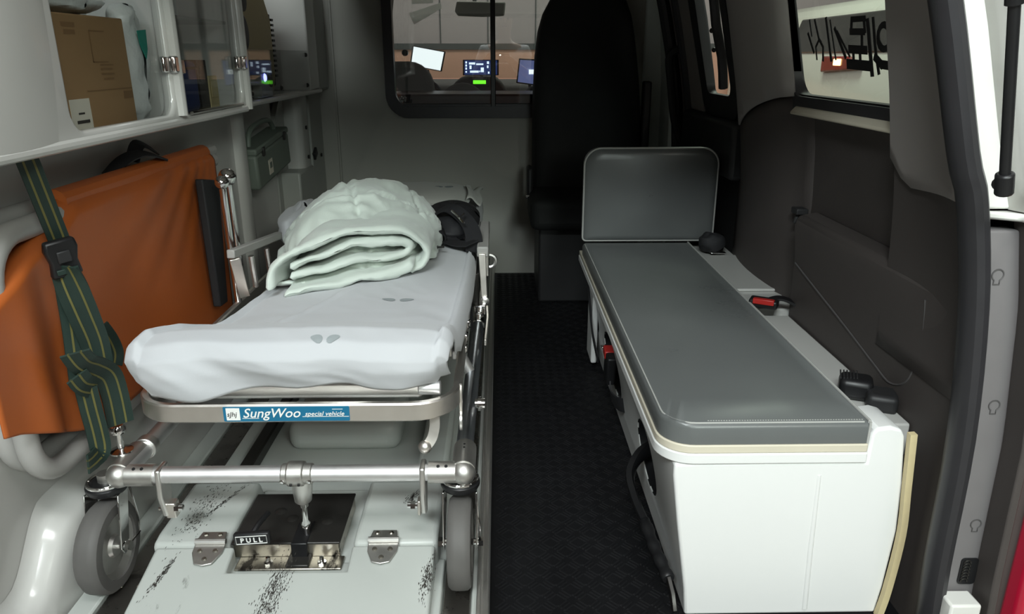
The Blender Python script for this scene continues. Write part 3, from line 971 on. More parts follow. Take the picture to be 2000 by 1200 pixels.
# latch box with pull tab
lt = thing('stretcher_latch', 'black topped steel floor latch with PULL tab on the white deck', 'latch', (-0.4, 1.2, 0.11))
LX0, LX1 = -0.497, -0.300
obj('latch_box', MB().bb(LX0, LX1, 1.172, 1.33, 0.112, 0.143), 'steel_dirty', lt, bevel=0.003)
obj('latch_cover', MB().bb(LX0 - 0.002, LX1 + 0.002, 1.168, 1.332, 0.1425, 0.147), 'black_plate', lt, bevel=0.002)
fp = obj('latch_flange', MB().bb(LX0 + 0.01, LX1 + 0.008, 1.136, 1.174, 0.1095, 0.114), 'steel_dirty', lt, bevel=0.002)
for x in (-0.428, -0.330):
    b_ = obj('flange_bolt', MB().lathe([(0.0085, 0), (0.0085, 0.004), (0.0, 0.005)], (x, 1.152, 0.114), (0, 0, 1), 6), 'chrome', lt)
    obj('bolt_stem', MB().lathe([(0.004, 0), (0.004, 0.010), (0.0, 0.011)], (x, 1.152, 0.118), (0, 0, 1), 10), 'chrome', b_)
for (x, y) in ((-0.435, 1.27), (-0.405, 1.245), (-0.335, 1.235)):
    obj('cover_dimple', MB().lathe([(0.012, 0), (0.009, 0.0018), (0, 0.0022)], (x, y, 0.147), (0, 0, 1), 14), 'black_plate', lt)
obj('latch_slot', MB().bb(-0.388, -0.358, 1.163, 1.235, 0.118, 0.1485), 'black', lt, bevel=0.002)
obj('jaw_block', MB().bb(-0.394, -0.352, 1.138, 1.172, 0.113, 0.120), 'black_plate', lt, bevel=0.002)
c = on_y(493, 1051, 1.118)
hd = obj('pull_tab', MB().box(c, (0.064, 0.012, 0.024), Matrix.Rotation(-0.06, 3, 'Y')), 'black', lt, bevel=0.004, seg=3)
obj('tab_arm', MB().tube(smooth_path([(c.x, 1.12, c.z + 0.006), (c.x + 0.006, 1.14, c.z + 0.014), (c.x + 0.012, 1.175, c.z + 0.012)], 4), 0.005, 8), 'black', hd)
rot = Matrix.Translation((c.x, 1.1112, c.z)) @ Matrix.Rotation(-0.06, 4, 'Y') @ Matrix.Rotation(PI / 2, 4, 'X')
bm_ = MB()
fr = [(-0.027, 0, -0.0075), (0.027, 0, -0.0075), (0.027, 0, 0.0075), (-0.027, 0, 0.0075)]
R3 = Matrix.Rotation(-0.06, 3, 'Y')
bm_.sweep([R3 @ Vector(p) + Vector((c.x, 1.1115, c.z)) for p in fr], [(-0.0007, -0.0004), (0.0007, -0.0004), (0.0007, 0.0004), (-0.0007, 0.0004)], closed=True, up=(0, 1, 0))
obj('tab_border', bm_, 'white_ink', hd)
text_mesh('tab_lettering', 'P U L L', 0.0128, 0.0004, 'white_ink', hd, rot @ Matrix.Translation((0, -0.0045, 0)), 0.0003, align='CENTER')

# ================================================================== WHEELED STRETCHER
st = thing('ambulance_stretcher', 'wheeled aluminium patient stretcher with polished foot band and grey casters', 'stretcher', (-0.38, 1.16, DZ))
TZ = 0.298
FY = 1.160
obj('cross_tube', MB().cyl((-0.615, FY, TZ), (-0.125, FY, TZ), 0.0150, 20), 'alu_tube', st)
# right side rail and left side rail of the lower frame
obj('side_tube', MB().cyl((-0.068, 1.165, TZ + 0.005), (-0.060, 1.93, TZ + 0.005), 0.0165, 20), 'chrome_dark', st)
obj('side_tube', MB().cyl((-0.665, 1.165, TZ + 0.005), (-0.668, 2.9, TZ + 0.005), 0.0165, 20), 'alu_tube', st)
obj('side_tube', MB().cyl((-0.060, 1.93, TZ + 0.005), (-0.060, 2.9, TZ + 0.005), 0.0150, 16), 'alu_tube', st)
obj('tube_cap', MB().cyl((-0.060, 1.90, TZ + 0.005), (-0.060, 1.945, TZ + 0.005), 0.020, 16), 'chrome', st, bevel=0.003)
# corner castings
def corner(x, sx):
    m = MB()
    m.cyl((x + sx * 0.0, FY, TZ), (x + sx * 0.062, FY, TZ), 0.0195, 20)
    m.cyl((x, FY - 0.004, TZ + 0.004), (x, FY + 0.075, TZ + 0.005), 0.0215, 20)
    m.ball((x, FY - 0.002, TZ + 0.001), 0.0225, 16)
    cc = obj('corner_casting', m, 'cast', st, smooth=45)
    for k in (0.030, 0.044):
        obj('set_screw', MB().cyl((x + sx * k, FY - 0.0090, TZ + 0.0172), (x + sx * k, FY - 0.0096, TZ + 0.0182), 0.0030, 8), 'black', cc)
    for k in (0.042, 0.054):
        obj('set_screw', MB().cyl((x, FY + k, TZ + 0.0262), (x, FY + k, TZ + 0.0270), 0.0022, 8), 'black', cc)
    # hanging guide plate
    px = x + sx * 0.072
    m = MB().prism([(px - 0.005, FY - 0.016, TZ + 0.016), (px - 0.005, FY + 0.022, TZ + 0.016), (px - 0.005, FY + 0.020, TZ - 0.045), (px - 0.005, FY + 0.004, TZ - 0.082), (px - 0.005, FY - 0.010, TZ - 0.080), (px - 0.005, FY - 0.020, TZ - 0.035)], (0.010, 0, 0))
    g = obj('guide_plate', m, 'alu', st, bevel=0.003)
    s2 = 1 if sx > 0 else -1
    obj('guide_block', MB().bb(px + s2 * 0.006 - 0.006, px + s2 * 0.006 + 0.006 + s2 * 0.006, FY - 0.008, FY + 0.012, TZ - 0.085, TZ - 0.055), 'alu_polish', g, bevel=0.002)
    obj('guide_bolt', MB().cyl((px - 0.012, FY - 0.002, TZ - 0.066), (px + s2 * 0.030, FY - 0.002, TZ - 0.066), 0.0055, 10).cyl((px + s2 * 0.016, FY - 0.002, TZ - 0.066), (px + s2 * 0.024, FY - 0.002, TZ - 0.066), 0.0085, 6), 'chrome', g)
corner(-0.672, 1)
corner(-0.066, -1)
# collar on the left rail behind the corner
obj('rail_collar', MB().cyl((-0.665, 1.24, TZ + 0.006), (-0.665, 1.262, TZ + 0.006), 0.0215, 18), 'alu', st, bevel=0.002)

def caster(x, side):
    """swivel caster: ring, fork, tyre, rim, axle"""
    r = 0.0845
    cz = DZ - 0.006 + r
    cy = 1.150
    ca = obj('caster', MB().lathe([(0.010, 0.0), (0.033, 0.0), (0.036, 0.006), (0.036, 0.012), (0.031, 0.017), (0.018, 0.019)], (x, FY + 0.022, TZ - 0.042), (0, 0, 1), 24), 'black', st, smooth=40)
    obj('bearing_ring', MB().tube(arc((x, FY + 0.022, TZ - 0.0245), 0.031, 0, 360, 24, 'xy')[:-1], 0.0035, 8, closed=True), 'chrome', ca)
    obj('swivel_stem', MB().cyl((x, FY + 0.022, TZ - 0.03), (x, FY + 0.022, TZ - 0.008), 0.014, 12), 'cast', ca)
    for s in (-1, 1):
        pts = [(0.026, FY + 0.040, TZ - 0.040), (0.030, FY - 0.004, TZ - 0.040), (0.030, cy - 0.014, cz + 0.002), (0.030, cy - 0.006, cz - 0.014), (0.030, cy + 0.010, cz - 0.012), (0.030, cy + 0.016, cz + 0.006)]
        obj('fork_arm', MB().prism([(x + s * (a - 0.0015) if s > 0 else x - a - 0.0015, b, c_) for a, b, c_ in pts], (0.003, 0, 0)), 'chrome', ca, bevel=0.001)
    ty = [(0.060, -0.021), (0.066, -0.0215), (0.078, -0.020), (0.0835, -0.014), (r, -0.006), (r, 0.006), (0.0835, 0.014), (0.078, 0.020), (0.066, 0.0215), (0.060, 0.021), (0.060, -0.021)]
    wh = obj('tyre', MB().lathe(ty, (x, cy, cz), (1, 0, 0), 40), 'rubber', ca, smooth=40)
    obj('rim', MB().lathe([(0.0, -0.016), (0.018, -0.016), (0.022, -0.010), (0.050, -0.006), (0.061, -0.017), (0.0615, 0.017), (0.050, 0.006), (0.022, 0.010), (0.018, 0.016), (0.0, 0.016)], (x, cy, cz), (1, 0, 0), 32), 'cast', wh, smooth=40)
    obj('axle', MB().cyl((x - 0.036, cy, cz), (x + 0.036, cy, cz), 0.006, 10).cyl((x - 0.041, cy, cz), (x - 0.033, cy, cz), 0.0095, 6).cyl((x + 0.033, cy, cz), (x + 0.041, cy, cz), 0.0095, 6), 'chrome', wh)
    obj('brake_wire', MB().tube([(x + 0.026, FY + 0.045, TZ - 0.045), (x + 0.030, FY + 0.05, cz + 0.02), (x + 0.034, FY + 0.04, cz - 0.004), (x + 0.034, cy, cz - 0.002)], 0.002, 6), 'chrome', ca)
caster(-0.712, -1)
caster(-0.0735, 1)
# extra far casters, seen only as shapes under the frame
# centre clamp and locking pin
m = MB().cyl((-0.387, FY, TZ), (-0.333, FY, TZ), 0.0185, 22)
cl = obj('centre_clamp', m, 'cast', st, bevel=0.002)
obj('clamp_band', MB().cyl((-0.377, FY, TZ), (-0.347, FY, TZ), 0.0225, 22), 'cast', cl, bevel=0.003)
for x in (-0.384, -0.337):
    obj('clamp_screw', MB().lathe([(0.0045, 0), (0.003, 0.003), (0, 0.0034)], (x, FY - 0.0170, TZ - 0.006), (0, -1, -0.3), 10), 'chrome', cl)
for x in (-0.368, -0.354):
    obj('clamp_hole', MB().cyl((x, FY - 0.0195, TZ - 0.010), (x, FY - 0.0222, TZ - 0.0115), 0.0024, 8), 'black', cl)
pin = obj('pin_socket', MB().lathe([(0.019, 0), (0.018, 0.02), (0.0155, 0.047), (0.011, 0.052)], (-0.356, FY + 0.006, TZ - 0.014), (-0.05, 0.12, -1), 20), 'alu', st, smooth=40)
obj('lock_pin', MB().lathe([(0.0095, 0), (0.0095, 0.010), (0.006, 0.012), (0.0055, 0.05), (0.0095, 0.055), (0.0095, 0.066), (0.006, 0.07), (0.006, 0.095), (0.0, 0.098)], (-0.3585, FY + 0.012, TZ - 0.064), (-0.08, 0.25, -1), 14), 'chrome', pin, smooth=40)

# upper frame: polished flat band with round corners
BZ0, BZ1 = 0.397, 0.4315
fx0, fx1, R_ = -0.640, -0.079, 0.075
path = [(fx1, 3.05, 0), (fx1, 2.0, 0)] + arc((fx1 - R_, 1.170 + R_, 0), R_, 0, -90, 8, 'xy') + arc((fx0 + R_, 1.170 + R_, 0), R_, -90, -180, 8, 'xy') + [(fx0, 2.0, 0), (fx0, 3.05, 0)]
path = [(p[0], p[1], (BZ0 + BZ1) / 2) for p in path]
hb = (BZ1 - BZ0) / 2
obj('foot_band', MB().sweep(path, [(-0.007, -hb + 0.003), (-0.004, -hb), (0.004, -hb), (0.007, -hb + 0.003), (0.007, hb - 0.003), (0.004, hb), (-0.004, hb), (-0.007, hb - 0.003)], up=(0, 0, 1)), 'alu_polish', st, smooth=24)
obj('tray', MB().bb(-0.575, -0.135, 2.02, 3.05, 0.40, 0.426), 'alu', st, bevel=0.006)
obj('tray', MB().bb(-0.575, -0.135, 1.195, 2.02, 0.425, 0.462), 'alu', st, bevel=0.010, seg=3)
obj('tray_end', MB().cyl((-0.145, 1.205, 0.443), (-0.105, 1.205, 0.443), 0.013, 16), 'alu_tube', st, bevel=0.002)
obj('cross_bar', MB().bb(-0.64, -0.08, 1.55, 1.59, 0.385, 0.42), 'alu', st, bevel=0.004)
obj('cross_bar', MB().bb(-0.64, -0.08, 2.3, 2.34, 0.385, 0.42), 'alu', st, bevel=0.004)
obj('height_post', MB().cyl((-0.60, 1.57, 0.40), (-0.655, 1.57, TZ), 0.012, 12), 'alu_tube', st)
obj('height_post', MB().cyl((-0.11, 1.57, 0.40), (-0.062, 1.57, TZ), 0.012, 12), 'alu_tube', st)
obj('height_post', MB().cyl((-0.60, 2.6, 0.40), (-0.655, 2.6, TZ), 0.012, 12), 'alu_tube', st)
obj('height_post', MB().cyl((-0.11, 2.6, 0.40), (-0.062, 2.6, TZ), 0.012, 12), 'alu_tube', st)
# far casters
def leg_caster(x):
    o_ = obj('caster', MB().lathe([(0.0, -0.016), (0.05, -0.016), (0.078, -0.02), (0.084, -0.006), (0.084, 0.006), (0.078, 0.02), (0.05, 0.016), (0.0, 0.016)], (x, 2.75, DZ - 0.006 + 0.084), (1, 0, 0), 24), 'rubber', st, smooth=40)
    obj('fork_arm', MB().bb(x - 0.03, x - 0.026, 2.72, 2.78, 0.15, TZ).bb(x + 0.026, x + 0.03, 2.72, 2.78, 0.15, TZ).bb(x - 0.03, x + 0.03, 2.72, 2.78, TZ - 0.03, TZ - 0.01), 'chrome', o_, bevel=0.002)
leg_caster(-0.685)
leg_caster(-0.080)
# release lever under the band
m = MB().sweep(smooth_path([(-0.118, 1.20, 0.402), (-0.117, 1.195, 0.375), (-0.122, 1.19, 0.352), (-0.132, 1.185, 0.338)], 4), [(-0.009, -0.004), (0.009, -0.004), (0.009, 0.004), (-0.009, 0.004)], up=(0, -1, 0.2))
m.ball((-0.135, 1.184, 0.336), 0.0125, 12)
obj('release_lever', m, 'alu_polish', st, smooth=50)
# sticker on the band
sk = obj('maker_sticker', MB().prism([(a, 1.1625, b) for a, b in rrect(-0.4775, -0.2605, 0.4005, 0.4285, 0.002, 2)], (0, 0.001, 0)), 'sticker_blue', st)
sk['label'] = 'blue maker sticker with white lettering'
def sticker_text(name, body, x, z, size, shear, material, bold=0.0):
    mw = Matrix.Translation((x, 1.1614, z)) @ Matrix.Rotation(PI / 2, 4, 'X')
    return text_mesh(name, body, size, 0.0002, material, sk, mw, bold, shear)
obj('logo_square', MB().bb(-0.4725, -0.4490, 1.1619, 1.1626, 0.4030, 0.4260), 'white_ink', sk)
sticker_text('logo_mark', 'sJhj', -0.4715, 0.4105, 0.0125, 0.2, 'black_plate')
sticker_text('sticker_name', 'SungWoo', -0.4445, 0.4085, 0.0245, 0.3, 'white_ink', 0.0002)
sticker_text('sticker_words', 'special vehicle', -0.3375, 0.4110, 0.0118, 0.3, 'white_ink', 0.0001)
obj('sticker_rule', MB().bb(-0.4455, -0.4170, 1.1619, 1.1626, 0.4060, 0.4068).bb(-0.342, -0.262, 1.1619, 1.1626, 0.4085, 0.4093).bb(-0.290, -0.272, 1.1619, 1.1626, 0.4225, 0.4233), 'white_ink', sk)
# right side gear: links, backrest quadrant, guard rail
def bar(name, a, b, w, h, material, parent=st, upv=(0, 0, 1), bev=0.002):
    return obj(name, MB().sweep([a, b], [(-w / 2, -h / 2), (w / 2, -h / 2), (w / 2, h / 2), (-w / 2, h / 2)], up=upv), material, parent, bevel=bev)
bar('backrest_link', (-0.100, 1.33, 0.462), (-0.088, 1.74, 0.455), 0.014, 0.026, 'alu')
bar('backrest_link', (-0.090, 1.36, 0.440), (-0.075, 1.78, 0.440), 0.008, 0.018, 'alu_tube')
bar('backrest_link', (-0.098, 1.55, 0.425), (-0.078, 1.72, 0.47), 0.010, 0.02, 'cast')
for (x, y, z, s) in ((-0.093, 1.54, 0.455, 0.024), (-0.078, 1.50, 0.425, 0.020), (-0.074, 1.56, 0.435, 0.018), (-0.08, 1.62, 0.44, 0.018), (-0.076, 1.46, 0.415, 0.017)):
    obj('hinge_block', MB().box((x, y, z), (s, s * 1.2, s)), 'chrome', st, bevel=0.003)
obj('pivot_plate', MB().prism([(-0.0755, 1.245 + 0.010 * math.cos(a), 0.40 + 0.032 * math.sin(a)) for a in [2 * PI * k / 16 for k in range(16)]], (0.006, 0, 0)), 'alu_polish', st, bevel=0.001)
obj('pivot_plate', MB().prism([(-0.0755, 1.238 + 0.012 * math.cos(a), 0.358 + 0.017 * math.sin(a)) for a in [2 * PI * k / 16 for k in range(16)]], (0.006, 0, 0)), 'alu', st, bevel=0.001)
obj('stop_knob', MB().cyl((-0.052, 1.40, 0.315), (-0.032, 1.40, 0.315), 0.011, 14).cyl((-0.046, 1.40, 0.315), (-0.040, 1.40, 0.315), 0.015, 14), 'chrome', st)
obj('side_lever', MB().sweep([(-0.036, 1.72, 0.325), (-0.032, 1.86, 0.335), (-0.034, 1.93, 0.345)], [(-0.003, -0.008), (0.003, -0.008), (0.003, 0.008), (-0.003, 0.008)], up=(0, 0, 1)), 'alu_polish', st, bevel=0.001)
gr = obj('guard_rail', MB().bb(-0.062, -0.030, 2.00, 2.34, 0.470, 0.500), 'grey_tube', st, bevel=0.004)
obj('rail_link', MB().prism([(-0.058, 1.995, 0.482), (-0.038, 1.995, 0.482), (-0.034, 1.985, 0.36), (-0.044, 1.985, 0.345), (-0.052, 1.985, 0.36)], (0, 0.008, 0)), 'alu_polish', gr, bevel=0.002)
obj('rail_link', MB().prism([(-0.052, 2.30, 0.475), (-0.034, 2.30, 0.475), (-0.034, 2.29, 0.33), (-0.052, 2.29, 0.33)], (0, 0.008, 0)), 'alu_polish', gr, bevel=0.002)
obj('rail_pivot', MB().lathe([(0.013, 0), (0.013, 0.008), (0.006, 0.012), (0, 0.012)], (-0.042, 1.985, 0.349), (0, -1, 0), 16), 'alu', gr)
obj('rail_catch', MB().tube(arc((-0.028, 2.02, 0.455), 0.018, -90, 90, 8, 'xz'), 0.006, 8), 'alu', gr)
obj('rail_base', MB().bb(-0.072, -0.038, 1.955, 1.995, 0.315, 0.345), 'chrome', gr, bevel=0.003)
obj('frame_side', MB().bb(-0.078, -0.058, 1.98, 2.6, 0.33, 0.43), 'black_plate', st, bevel=0.004)
# left guard rail, folded up beside the bedding
a, b = on_x(450, 497, -0.598), on_x(545, 460, -0.598)
gl = obj('guard_rail', MB().sweep([a, b], [(-0.009, -0.010), (0.009, -0.010), (0.009, 0.010), (-0.009, 0.010)], up=(0, 0, 1)), 'grey_tube', st, bevel=0.003)
p1, p2 = on_x(458, 505, -0.596), on_x(478, 580, -0.596)
obj('rail_link', MB().sweep([p1, p2], [(-0.012, -0.004), (0.012, -0.004), (0.012, 0.004), (-0.012, 0.004)], up=(0.5, -1, 0)), 'alu_polish', gl, bevel=0.002)
for q in ((490, 500, 500, 560), (520, 485, 530, 545)):
    obj('rail_link', MB().cyl(on_x(q[0], q[1], -0.60), on_x(q[2], q[3], -0.60), 0.007, 8), 'alu', gl)
# chrome pin standing on the left casting, where the strap ends
s0 = on_y(238, 882, 1.20)
obj('strap_stud', MB().lathe([(0.020, 0), (0.020, 0.003), (0.006, 0.007), (0.0055, 0.034), (0.0125, 0.038), (0.014, 0.046), (0.010, 0.053), (0, 0.055)], s0, (0, 0, 1), 18), 'chrome', st, smooth=40)
# twin chrome posts with ball ends
ip = thing('push_bar', 'pair of chrome posts with ball tips beside the orange stretcher', 'pole', (-0.63, 1.7, 0.43))
for (q0, q1, x) in (((433, 357), (466, 590), -0.640), ((444, 346), (476, 570), -0.655)):
    a, b = on_x(*q0, x), on_x(*q1, x)
    po = obj('post', MB().cyl(b, a, 0.0085, 14), 'chrome', ip)
    obj('ball_tip', MB().ball(a, 0.0165 if q0[0] == 433 else 0.021, 18), 'chrome', po, smooth=60)
bk = MB()
P = [on_x(*p, -0.69) for p in ((396, 350), (428, 352), (446, 590), (432, 600))]
bk.prism(P, (-0.02, 0, 0))
o = obj('black_board', bk, 'webbing', bevel=0.004)
tag(o, 'black padded board leaning between orange stretcher and chrome posts', 'board')

# ================================================================== BEDDING
def nz(x, y, z, s, seed=0.0):
    return noise.noise(Vector((x * s + seed, y * s - seed * 0.7, z * s + seed * 1.3)))


ma = obj('mattress', MB().prism([(-0.545, 1.225, 0.4625), (-0.545, 2.03, 0.4625), (-0.545, 3.04, 0.4265), (-0.545, 3.04, 0.4365), (-0.545, 2.03, 0.4725), (-0.545, 1.225, 0.4725)], (0.44, 0, 0)), 'vinyl', bevel=0.004)
tag(ma, 'thin grey mattress pad under the white sheet on the stretcher', 'mattress')

PROF = [(0.00, 1.176, 0.452), (0.05, 1.166, 0.49), (0.10, 1.166, 0.515), (0.15, 1.182, 0.538), (0.20, 1.222, 0.548), (0.26, 1.285, 0.535), (0.33, 1.36, 0.505), (0.40, 1.45, 0.497), (0.60, 1.70, 0.490), (0.72, 2.0, 0.482), (0.80, 2.20, 0.473), (1.0, 3.06, 0.444)]
XL = [(1.16, -0.618), (1.20, -0.616), (1.24, -0.608), (1.30, -0.578), (1.38, -0.545), (1.6, -0.532), (1.8, -0.525), (3.1, -0.53)]
XR = [(1.16, -0.110), (1.20, -0.102), (1.3, -0.098), (1.5, -0.092), (1.76, -0.085), (3.1, -0.085)]


def sheet_point(u, v):
    y = lerp_table([(p[0], p[1]) for p in PROF], v)
    z = lerp_table([(p[0], p[2]) for p in PROF], v)
    xl, xr = lerp_table(XL, y), lerp_table(XR, y)
    # u<0.08 and u>0.92 hang down the sides
    e = 0.08
    drop = 0.0
    if u < e:
        k = (e - u) / e
        x = xl - 0.024 * math.sin(k * PI * 0.5)
        drop = 0.055 * k ** 1.5 if v > 0.22 else 0.030 * k ** 1.5 * (v / 0.22)
    elif u > 1 - e:
        k = (u - 1 + e) / e
        x = xr + 0.018 * math.sin(k * PI * 0.5)
        drop = 0.055 * k ** 1.5 if v > 0.22 else 0.030 * k ** 1.5 * (v / 0.22)
    else:
        t = (u - e) / (1 - 2 * e)
        x = xl + (xr - xl) * t
        drop = 0.012 * (abs(2 * t - 1) ** 6)
    z -= drop
    t = (x - xl) / (xr - xl)
    front = max(0.0, 1 - v / 0.24)
    # (soft roll): soft diagonal drapes, fuller towards the left corner
    if front > 0:
        f1 = math.sin((x * 26 + z * 34) + 2.0 * nz(x, y, z, 4, 3)) * 0.012 * front * math.exp(-((x + 0.50) / 0.15) ** 2)
        f2 = math.sin((x * 30 - z * 42)) * 0.006 * front * math.exp(-((x + 0.10) / 0.07) ** 2)
        f3 = (nz(x, 0, z, 9, 1.0) * 0.008 + (0.3 - abs(nz(x * 0.6 + z, 0, z, 22, 6.0))) * 0.006) * front
        y -= f1 + f2 + f3 + 0.012 * front * math.sin(min(1, v / 0.2) * PI)
        # wavy hem, lowest at the left corner
        if v < 0.10:
            k = (0.10 - v) / 0.10
            z += k * (0.020 * min(1, max(0, (x + 0.52) / 0.16)) + 0.004 * math.sin(x * 40) - 0.012)
        fy = 0.032 * max(0, abs(2 * t - 1) - 0.72) / 0.28
        y += fy * (abs(fy) / 0.032) * front
    wr = nz(x, y * 0.6, 0, 11, 5.0) * 0.0035 + (0.3 - abs(nz(x + 0.5 * y, y * 0.8, 0, 16, 9.0))) * 0.003
    z += wr
    # crease running back from the roll
    cx = -0.43 + (y - 1.38) * 0.35
    if 1.34 < y < 1.75:
        z += 0.0035 * math.exp(-((x - cx) / 0.007) ** 2)
    return (x, y, z)


sh = obj('bed_sheet', MB().grid(90, 150, sheet_point), 'sheet', smooth=180)
md = sh.modifiers.new('thick', 'SOLIDIFY'); md.thickness = 0.002; md.offset = 1
tag(sh, 'white cotton sheet with grey leaf emblems tucked over the mattress', 'bed sheet')


def sheet_uv_at(x, v):
    y = lerp_table([(p[0], p[1]) for p in PROF], v)
    xl, xr = lerp_table(XL, y), lerp_table(XR, y)
    return 0.08 + 0.84 * (x - xl) / (xr - xl)


def leaf_print(cx, v0, sx, sv, parent, name='leaf_emblem'):
    m = MB()
    for s in (-1, 1):
        pts = []
        for k in range(14):
            a = 2 * PI * k / 14
            r = 1.0 - 0.35 * math.cos(a) * s
            px, pv = s * 0.55 + 0.42 * math.cos(a), 0.75 * math.sin(a) * r + 0.5 * math.cos(a) * s * 0.6
            pts.append((px, pv))
        ctr = (s * 0.55, 0)
        allp = [ctr] + pts
        vs = []
        for (a, b) in allp:
            v = v0 + b * sv
            p = Vector(sheet_point(sheet_uv_at(cx + a * sx, v), v))
            q = Vector(sheet_point(sheet_uv_at(cx + a * sx, v + 0.004), v + 0.004))
            n_ = Vector((1, 0, 0)).cross(q - p).normalized()
            vs.append(p + n_ * 0.0032)
        m.add(vs, [(0, 1 + k, 1 + (k + 1) % 14) for k in range(14)])
    return obj(name, m, 'print_grey', parent)


leaf_print(-0.298, 0.158, 0.026, 0.016, sh)
leaf_print(-0.222, 0.475, 0.036, 0.012, sh)

# ---- quilt: rounded heap with rolled folds at its open end
qb = thing('quilt', 'pale mint quilted blanket rolled into a heap on the sheet', 'blanket', (-0.37, 1.8, 0.49))
BZ = 0.492


def heap(u, v):
    th = u * 2 * PI
    ph = v * PI * 0.5
    cx, cy = -0.372, 2.035
    ct, stn = math.cos(th), math.sin(th)
    rx, ry, rz = 0.207, 0.315, 0.168
    se = lambda c, p: math.copysign(abs(c) ** p, c)
    cp, sp = math.cos(ph), math.sin(ph)
    x = cx + rx * se(ct, 0.85) * cp ** 0.62
    y = cy + ry * se(stn, 0.85) * cp ** 0.62
    z = BZ + rz * sp ** 0.95
    # asymmetric: left shoulder lower, crest towards the middle back
    z -= (0.045 * max(0, (cx - 0.06 - x) / 0.15) + 0.050 * max(0, (x - cx - 0.04) / 0.16) ** 1.3) * sp
    z -= 0.030 * max(0, (cy - 0.12 - y) / 0.23) * sp
    x += 0.035 * (y - cy) * 0.6
    # puckers and quilting seams
    d = Vector((ct * cp, stn * cp, sp)).normalized()
    w = 0.018 * nz(x, y, z, 6.5, 2.0) + 0.012 * (0.5 - abs(nz(x * 0.8 + y * 0.5, y * 0.5, z, 15, 4.0))) + 0.006 * (0.4 - abs(nz(x, y * 0.6, z, 34, 6.0)))
    s1 = (x + 0.30 * (y - 1.9) + 0.37) / 0.19
    s2 = (y - 0.45 * x + z * 0.9 - 2.47) / 0.20
    for s_, k in ((s1, 0.19), (s2, 0.20)):
        dd = abs(s_ - round(s_)) * k
        w -= 0.011 * math.exp(-(dd / 0.006) ** 2)
        w += 0.0035 * math.exp(-(dd / 0.035) ** 2) * math.sin(75 * (x - y + z) + 9 * nz(x, y, z, 8))
    p = Vector((x, y, z)) + d * w
    p.z = max(p.z, BZ + 0.001)
    return p


obj('quilt_heap', MB().grid(150, 60, heap), 'blanket', qb, smooth=180)
# stitched seams: slightly raised thread runs on two quilting lines
def fold(name, pts, th, y0fn, y1, parent, seed, nv=34):
    path = smooth_path([(a, 0, b) for a, b in pts], 7)
    n = len(path)
    L, R = [], []
    for i, p in enumerate(path):
        t = (path[min(i + 1, n - 1)] - path[max(i - 1, 0)]).normalized()
        nn = Vector((-t.z, 0, t.x))
        k = th * (0.85 + 0.3 * nz(p.x, 0, p.z, 14, seed))
        L.append(p + nn * k)
        R.append(p - nn * k)
    cap1 = [path[-1] + (path[-1] - path[-2]).normalized() * th * 0.7]
    cap0 = [path[0] + (path[0] - path[1]).normalized() * th * 0.7]
    loop = L + cap1 + list(reversed(R)) + cap0
    ctrs = path + [path[-1]] + list(reversed(path)) + [path[0]]
    m = len(loop)
    vs, fs = [], []
    ctr = {}
    for j in range(nv + 1):
        t = (j / nv) ** 1.9
        for i, p in enumerate(loop):
            y0 = y0fn(ctrs[i].x)
            y = y0 + (y1 - y0) * t
            tt = (y - y0)
            k_ = math.sqrt(max(0.0, 1 - (1 - min(1.0, tt / (th * 1.3))) ** 2))
            c_ = ctrs[i]
            q = Vector((c_.x + (p.x - c_.x) * max(0.12, k_), y, c_.z + (p.z - c_.z) * max(0.12, k_)))
            wv = 0.016 * nz(p.x, y, p.z, 11, seed) + 0.008 * (0.4 - abs(nz(p.x, y * 0.5, p.z, 26, seed + 3))) + 0.003 * nz(p.x, y, p.z, 60, seed + 5)
            edge = math.exp(-(t / 0.05) ** 2)
            q.z += wv * 0.8 + 0.0
            q.x += 0.006 * nz(p.x, y, p.z, 9, seed + 7)
            q.y += 0.008 * nz(p.x, 0, p.z, 20, seed + 1) * (1 - t)
            q.z = max(q.z, BZ + 0.002)
            vs.append(q)
    for j in range(nv):
        for i in range(m):
            k = (i + 1) % m
            fs.append((j * m + i, j * m + k, (j + 1) * m + k, (j + 1) * m + i))
    # front cap as strips between L and R
    for i in range(n - 1):
        fs.append((i, i + 1, m - 1 - (i + 2), m - 1 - (i + 1)))
    fs.append((n - 1, n, n + 1))
    fs.append((0, m - 2, m - 1))
    return obj(name, MB().add(vs, fs), 'blanket', parent, smooth=180)


yf = lambda x: 1.585 + (x + 0.46) * 0.60
fold('outer_fold', [(-0.505, 0.515), (-0.495, 0.555), (-0.44, 0.592), (-0.36, 0.612), (-0.27, 0.612), (-0.205, 0.588), (-0.180, 0.552), (-0.190, 0.522), (-0.215, 0.512)], 0.0125, lambda x: yf(x) + 0.010, 1.92, qb, 1.0)
fold('inner_fold', [(-0.462, 0.548), (-0.40, 0.572), (-0.32, 0.585), (-0.25, 0.578), (-0.218, 0.560), (-0.235, 0.545), (-0.30, 0.546), (-0.38, 0.538), (-0.465, 0.527)], 0.0105, lambda x: yf(x) + 0.018, 1.92, qb, 5.0)
fold('bottom_fold', [(-0.470, 0.504), (-0.40, 0.503), (-0.32, 0.506), (-0.25, 0.512), (-0.212, 0.520)], 0.0115, lambda x: yf(x) - 0.012, 1.92, qb, 9.0)
fold('corner_fold', [(-0.525, 0.500), (-0.49, 0.502), (-0.45, 0.502)], 0.006, lambda x: 1.63, 1.80, qb, 12.0, 8)

